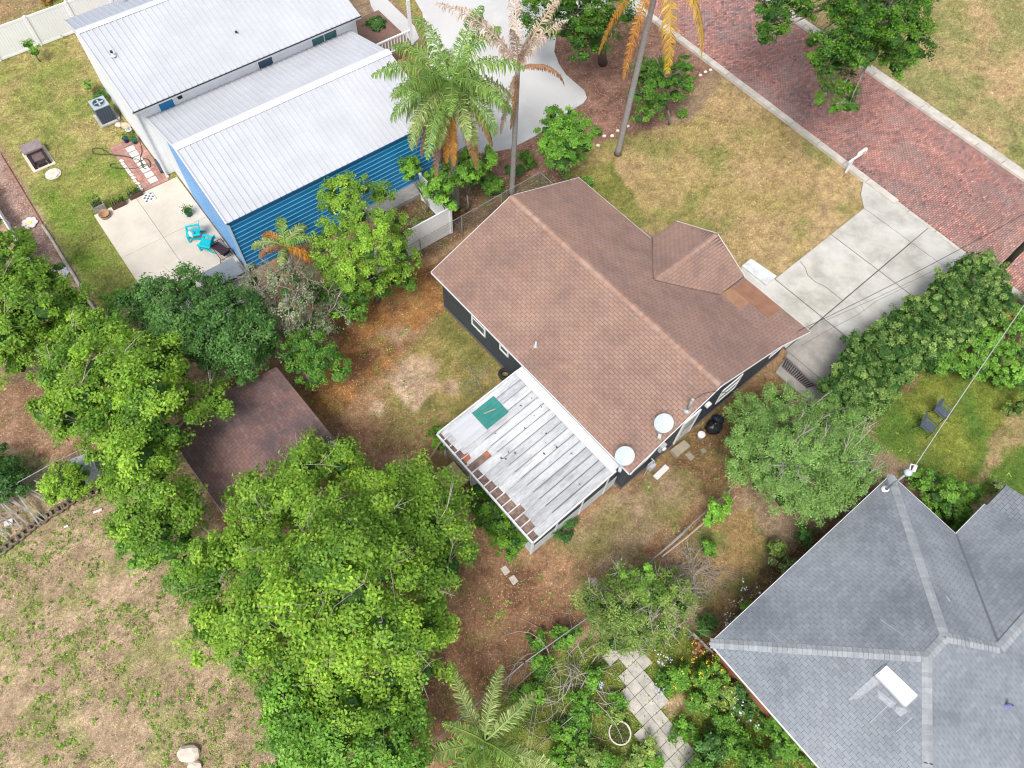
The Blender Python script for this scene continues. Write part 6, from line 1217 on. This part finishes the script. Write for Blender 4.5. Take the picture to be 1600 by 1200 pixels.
# ---------------------------------------------------------------- palms
def frond_mesh(name, L, a0, a1, m_, nl=46, ll=.62, w_=.05, curl=.0, plume=.5, thin=1.0):
    """frond along +x, leaving at elevation a0 and ending at a1; local origin at its foot"""
    n = 14; pts = []; p = Vector((0, 0, 0)); nl = int(nl*1.7); ll *= 1.15
    for i in range(n+1):
        pts.append(p.copy()); t = i/n; a = a0+(a1-a0)*t**1.1; p = p+Vector((math.cos(a), 0, math.sin(a)))*(L/n)
    mb = MB(); mb.tube(pts, [.035*(1-.8*i/n)+.006 for i in range(n+1)], 5); V_ = [Vector(v) for v in mb.v]; F_ = []; T_ = [.8]*len(V_); vs, qs = [], []
    for i in range(nl):
        t = .10+.90*i/nl; x = t*n; k = min(int(x), n-1); f_ = x-k; c = pts[k].lerp(pts[k+1], f_); d = (pts[k+1]-pts[k]).normalized()
        for s_ in (-1, 1):
            if random.random() > thin: continue
            l = ll*(math.sin(math.pi*min(1, t*.85+.13))**.6)*random.uniform(.8, 1.15); up = random.uniform(-1.1, plume); side = Vector((0, s_, 0)); nn = d.cross(side)*s_
            dr = (side*.85+d*random.uniform(.1, .9)+Vector((0, 0, 1))*up*.6).normalized(); m1 = c+dr*l*.55; e_ = m1+(dr*.5+Vector((0, 0, -1.3-curl))).normalized()*l*.6; ww_ = d*w_*.5
            b = len(vs); vs += [c-ww_*.5, c+ww_*.5, m1+ww_, m1-ww_, e_]; qs += [(b, b+1, b+2, b+3), (b+3, b+2, b+4, b+4)]
    verts = [tuple(v) for v in vs]; me = bpy.data.meshes.new(name); base = len(verts); verts += mb.v; faces = [q_ if q_[2] != q_[3] else q_[:3] for q_ in qs]+[tuple(i+base for i in f) for f in mb.f]
    me.from_pydata(verts, [], faces); me.update(); me.materials.append(m_); at = me.attributes.new('tint', 'FLOAT', 'POINT'); n5 = len(vs)//5
    tv = np.repeat(rng.random(n5), 5); at.data.foreach_set('value', np.r_[tv, np.full(len(mb.v), .6)].astype(np.float32)); return me
FM = {'g': leafmat('frond_green', (.10,.24,.04), (.34,.50,.12), .35), 'gy': leafmat('frond_olive', (.14,.26,.05), (.52,.60,.24), .35), 'y': leafmat('frond_yellow', (.45,.28,.04), (.75,.52,.08), .35), 'b': leafmat('frond_brown', (.22,.12,.06), (.42,.25,.12), .2), 'p': leafmat('frond_pale', (.42,.30,.22), (.70,.57,.45), .25), 'o': leafmat('frond_rust', (.40,.18,.03), (.62,.33,.06), .3)}
def palm(label, base, top_z, spec, trunk_r=.17, tm2=None, dead=False, lean=(0, 0), group=None):
    b = P(*base); t = thing('palm_tree', label, 'palm tree', 'w', (b.x, b.y), group=group); tz_ = Vector((b.x+lean[0], b.y+lean[1], top_z))
    n = 26; pts = [b.lerp(tz_, i/n) for i in range(n+1)]; rad = [trunk_r*(1.35 if i == 0 else 1-.25*i/n)*(1+.05*(i % 2)) for i in range(n+1)]
    MB().tube(pts, rad, 12).build('trunk', tm2 or mat('palm_bark', (.34,.315,.30), (.25,.235,.225), 4, .9, .5, 12, fr='w', stretch=(1,1,6), grain=.15), t, True)
    for m_, L, a0, a1, az, kw in spec:
        me = frond_mesh('frond', L, math.radians(a0), math.radians(a1), FM[m_], **kw); o = bpy.data.objects.new('frond', me); COL.objects.link(o); o.parent = t; o.location = (lean[0], lean[1], top_z); o.rotation_euler = (random.uniform(-.2, .2), 0, math.radians(az))
    return t
sp = []
for i in range(9): sp.append(('g', random.uniform(3.5, 4.0), random.uniform(45, 75), random.uniform(-40, -10), i*40+random.uniform(-12, 12), dict(nl=60, ll=.6)))
for i in range(11): sp.append(('gy' if i % 2 else 'g', random.uniform(3.3, 3.8), random.uniform(0, 35), random.uniform(-85, -60), i*33+random.uniform(-12, 12), dict(nl=60, ll=.62)))
for i in range(5): sp.append(('gy', 3.0, -5, -85, 150+i*38, dict(nl=56, ll=.55)))
for az in (170, 205, 230, 250, 265, 280, 295, 320, 345, 20, 100): sp.append((random.choice('oobboy'), random.uniform(3.4, 4.5), -42, -89, az, dict(nl=60, ll=.40, curl=.6, plume=0)))
palm('full green palm with drooping fronds and a rusty dead skirt beside the blue garage', (713, 322), 7.7, sp, .20)
sp = [('p', 4.4, 75, 30, 100, dict(nl=50, ll=.45, thin=.8)), ('p', 4.6, 60, -5, 165, dict(nl=50, ll=.5, thin=.8)), ('p', 4.2, 65, 10, 60, dict(nl=50, ll=.4, thin=.8)), ('p', 3.0, 80, 50, 250, dict(nl=46, ll=.4, thin=.8)), ('p', 4.2, 45, -20, 140, dict(nl=50, ll=.4, thin=.7)), ('p', 3.0, 70, 20, 20, dict(nl=46, ll=.4, thin=.6)), ('b', 2.8, 30, -89, 0, dict(nl=60, ll=.22, curl=1.0, thin=.9, plume=0)), ('p', 3.6, -70, -89, 230, dict(nl=60, ll=.3, curl=1.0, plume=0)), ('b', 3.0, -75, -89, 300, dict(nl=60, ll=.25, curl=1.0, plume=0)), ('p', 2.2, 85, 60, 330, dict(nl=36, ll=.35))]
palm('dying palm with pale bleached fronds in front of the concrete drive', (800, 303), 7.9, sp, .15)
sp = [('gy', 3.6, 60, -30, i*45+10, dict(nl=50)) for i in range(8)]+[('y', 4.9, -30, -84, az, dict(nl=60, ll=.6, plume=.1)) for az in (285, 340)]+[('o', 5.4, -50, -88, az, dict(nl=60, ll=.4, curl=.5)) for az in (235, 200)]
palm('tall leaning palm on the lawn edge with yellow hanging fronds', (965, 241), 11.6, sp, .16, lean=(.15, -.4))
sp = [('gy', 3.0, 35, -35, 120, dict(nl=60, ll=.48, w_=.04)), ('g', 2.8, 30, -50, 195, dict(nl=60, ll=.5, w_=.04)), ('gy', 2.7, 45, -30, 78, dict(nl=60, ll=.42, w_=.035)), ('gy', 2.6, 40, -45, 45, dict(nl=56, ll=.48, w_=.04)), ('gy', 2.9, 35, -45, 345, dict(nl=60, ll=.5, w_=.04)), ('g', 2.8, 35, -45, 230, dict(nl=60, ll=.5, w_=.04)), ('g', 2.7, 50, -35, 285, dict(nl=56, ll=.48, w_=.04)), ('g', 2.2, 70, 10, 320, dict(nl=46, ll=.42, w_=.035)), ('g', 2.2, 75, 10, 170, dict(nl=46, ll=.42, w_=.035))]
palm('small pale green palm with stiff fronds at the bottom centre', (757, 1165), 2.0, sp, .13)
sp = [('b', 1.6, 60, -70, 215, dict(nl=40, ll=.3)), ('o', 1.7, 50, -70, 150, dict(nl=40, ll=.35)), ('g', 1.9, 70, -50, 110, dict(nl=40, ll=.4)), ('gy', 1.8, 60, -60, 190, dict(nl=40, ll=.4)), ('gy', 1.8, 60, -60, 60, dict(nl=40, ll=.4)), ('o', 1.6, 40, -75, 340, dict(nl=40, ll=.35)), ('gy', 1.7, 50, -60, 280, dict(nl=40, ll=.35)), ('g', 1.8, 65, -60, 10, dict(nl=40, ll=.35))]
palm('small palm with curled orange fronds in front of the blue wall', (465, 440), 2.6, sp, .09)
#@@SCATTER
# ================================================================ ground cover
def scatter_world(n):
    x, y = rng.uniform(-34, 34, n), rng.uniform(-4, 50, n)
    d = [x*a[0]+y*a[1]-CAM_H*a[2] for a in (RT, DN, _fwd)]; k = (abs(F_PX*d[0]/d[2]) < 880) & (abs(F_PX*d[1]/d[2]) < 690) & (d[2] > 0); return x[k], y[k]
def keepout(x, y):
    k = np.ones(len(x), bool)
    for fr, u_0, u_1, v_0, v_1 in (('h',-17.5,-5.1,11.8,20.4),('h',-9,-5.1,20.3,22.5),('h',-12.5,-8.7,20.3,22.3),('h',-9.8,-2.2,22.9,35),('h',-11.3,-5.4,7,11.8),('n',-33.3,-23.6,-.3,4.35),('n',-34,-25.5,4.3,16),('n',-44.3,-33.9,3.9,17.3),('s',-60,30,34.5,42.8),('n',-37.5,-33.4,2.3,3.95)):
        a = FR[fr]; c, s = math.cos(a), math.sin(a); u = x*c+y*s; v = -x*s+y*c; k &= ~((u > u_0) & (u < u_1) & (v > v_0) & (v < v_1))
    k &= sdist(px2(pl), x, y) < 0
    return k
x, y = scatter_world(700000); c, zi, zz = gsample(x, y); k = keepout(x, y) & np.isin(zi, (3, 6, 8)); x, y, c, zi, zz = x[k], y[k], c[k], zi[k], zz[k]; k = rng.random(len(x)) < .62; x, y, c, zz = x[k], y[k], c[k], zz[k]; n = len(x)
def blades(x, y, z, c, h, w_, lean=.5):
    n = len(x); a = rng.uniform(0, 2*np.pi, n); b = np.stack([np.cos(a), np.sin(a), np.zeros(n)], 1)*w_[:, None]*.5; p = np.stack([x, y, z], 1); l = rng.normal(0, lean, (n, 3))*h[:, None]; l[:, 2] = h
    v = np.stack([p-b, p+b, p+l], 1).reshape(-1, 3); return v, np.arange(n*3).reshape(-1, 3), np.repeat(c, 3, 0)
f_ = rng.uniform(.45, 1.6, (n, 1)); c2_ = np.clip(c*f_*np.where(rng.random((n, 1)) < .25, (1.25, 1.15, 1.1), (1, 1.04, .9)), 0.01, .8)
v, q_, cc2 = blades(x, y, zz-.005, c2_, rng.uniform(.035, .09, n), rng.uniform(.03, .06, n), .8)
stuff(npmesh('grass', v, q_, attrmat('grass_blade', .8, 0, .1), None, cc2, 'gcol', tri=True), 'dry tan and green grass blades covering the lawns', 'grass')
# leaf litter and mulch chips
x, y = scatter_world(560000); c, zi, zz = gsample(x, y); k = keepout(x, y) & (np.isin(zi, (2, 5, 7)) | (np.isin(zi, (0, 1, 4)) & (rng.random(len(x)) < .55))); x, y, c, zi, zz = x[k], y[k], c[k], zi[k], zz[k]; n = len(x)
pal = np.array([(.46,.20,.07),(.28,.12,.06),(.55,.36,.19),(.12,.06,.04),(.62,.47,.30),(.36,.15,.06),(.42,.26,.09)])
lc = pal[rng.integers(0, 7, n)]; lc = lc*.55+c*.45*1.3; lc *= rng.uniform(.65, 1.3, (n, 1)); sd_ = np.isin(zi, (0, 1, 4)); lc[sd_] = (c*rng.uniform(.4, 1.5, (n, 1)))[sd_]; mm_ = zi == 5; lc[mm_] = np.array([(.40,.24,.19),(.26,.14,.11),(.50,.36,.30),(.20,.10,.08)])[rng.integers(0, 4, mm_.sum())]; gm3 = zi == 7; lc[gm3] = np.array([(.50,.36,.32),(.34,.22,.19),(.60,.50,.46),(.30,.22,.22)])[rng.integers(0, 4, gm3.sum())]
C = np.stack([x, y, zz+.012], 1); s_ = rng.uniform(.035, .085, n); v, q_ = leaves(C, unit(np.array((0, 0, 1.0))+rng.normal(0, .28, (n, 3))), s_, s_*.6)
stuff(npmesh('leaf_litter', v, q_, attrmat('litter', .9, 0, .1), None, np.repeat(lc, 4, 0), 'gcol'), 'brown leaf litter and mulch chips over the bare ground', 'leaf litter')
# weeds in the dirt lot and garden ground cover
x, y = scatter_world(100000); c, zi, zz = gsample(x, y); wv = fbm(x, y, .8, 500, 4); k = keepout(x, y) & (((zi == 1) & (wv > .44) & (rng.random(len(x)) < .62)) | ((zi == 8) & (rng.random(len(x)) < .8)) | (np.isin(zi, (2, 4)) & (wv > .60) & (rng.random(len(x)) < .12)) | ((zi == 6) & (wv > .62) & (rng.random(len(x)) < .06)))
x, y, zi, zz = x[k], y[k], zi[k], zz[k]; n = len(x); m_ = 15; rad = np.where(zi == 8, .16, rng.gamma(2.2, .06, n)); ii = np.repeat(np.arange(n), m_)
C = np.stack([x, y, zz], 1)[ii]+rdir(len(ii), .5)*rng.uniform(.2, 1, (len(ii), 1))*rad[ii][:, None]*np.array((1, 1, .5))*1.2; C[:, 2] += .02; s_ = rng.uniform(.05, .10, len(ii)); v, q_ = leaves(C, rdir(len(ii), 2.2), s_, s_*.55)
stuff(npmesh('weeds', v, q_, leafmat('leaf_weed', (.10,.20,.03), (.38,.56,.09), .3), None, np.repeat(np.clip(rng.random(n)[ii]*.8+rng.normal(0, .12, len(ii)), 0, 1), 4)), 'green weeds and ground cover sprouting from the soil', 'weeds')
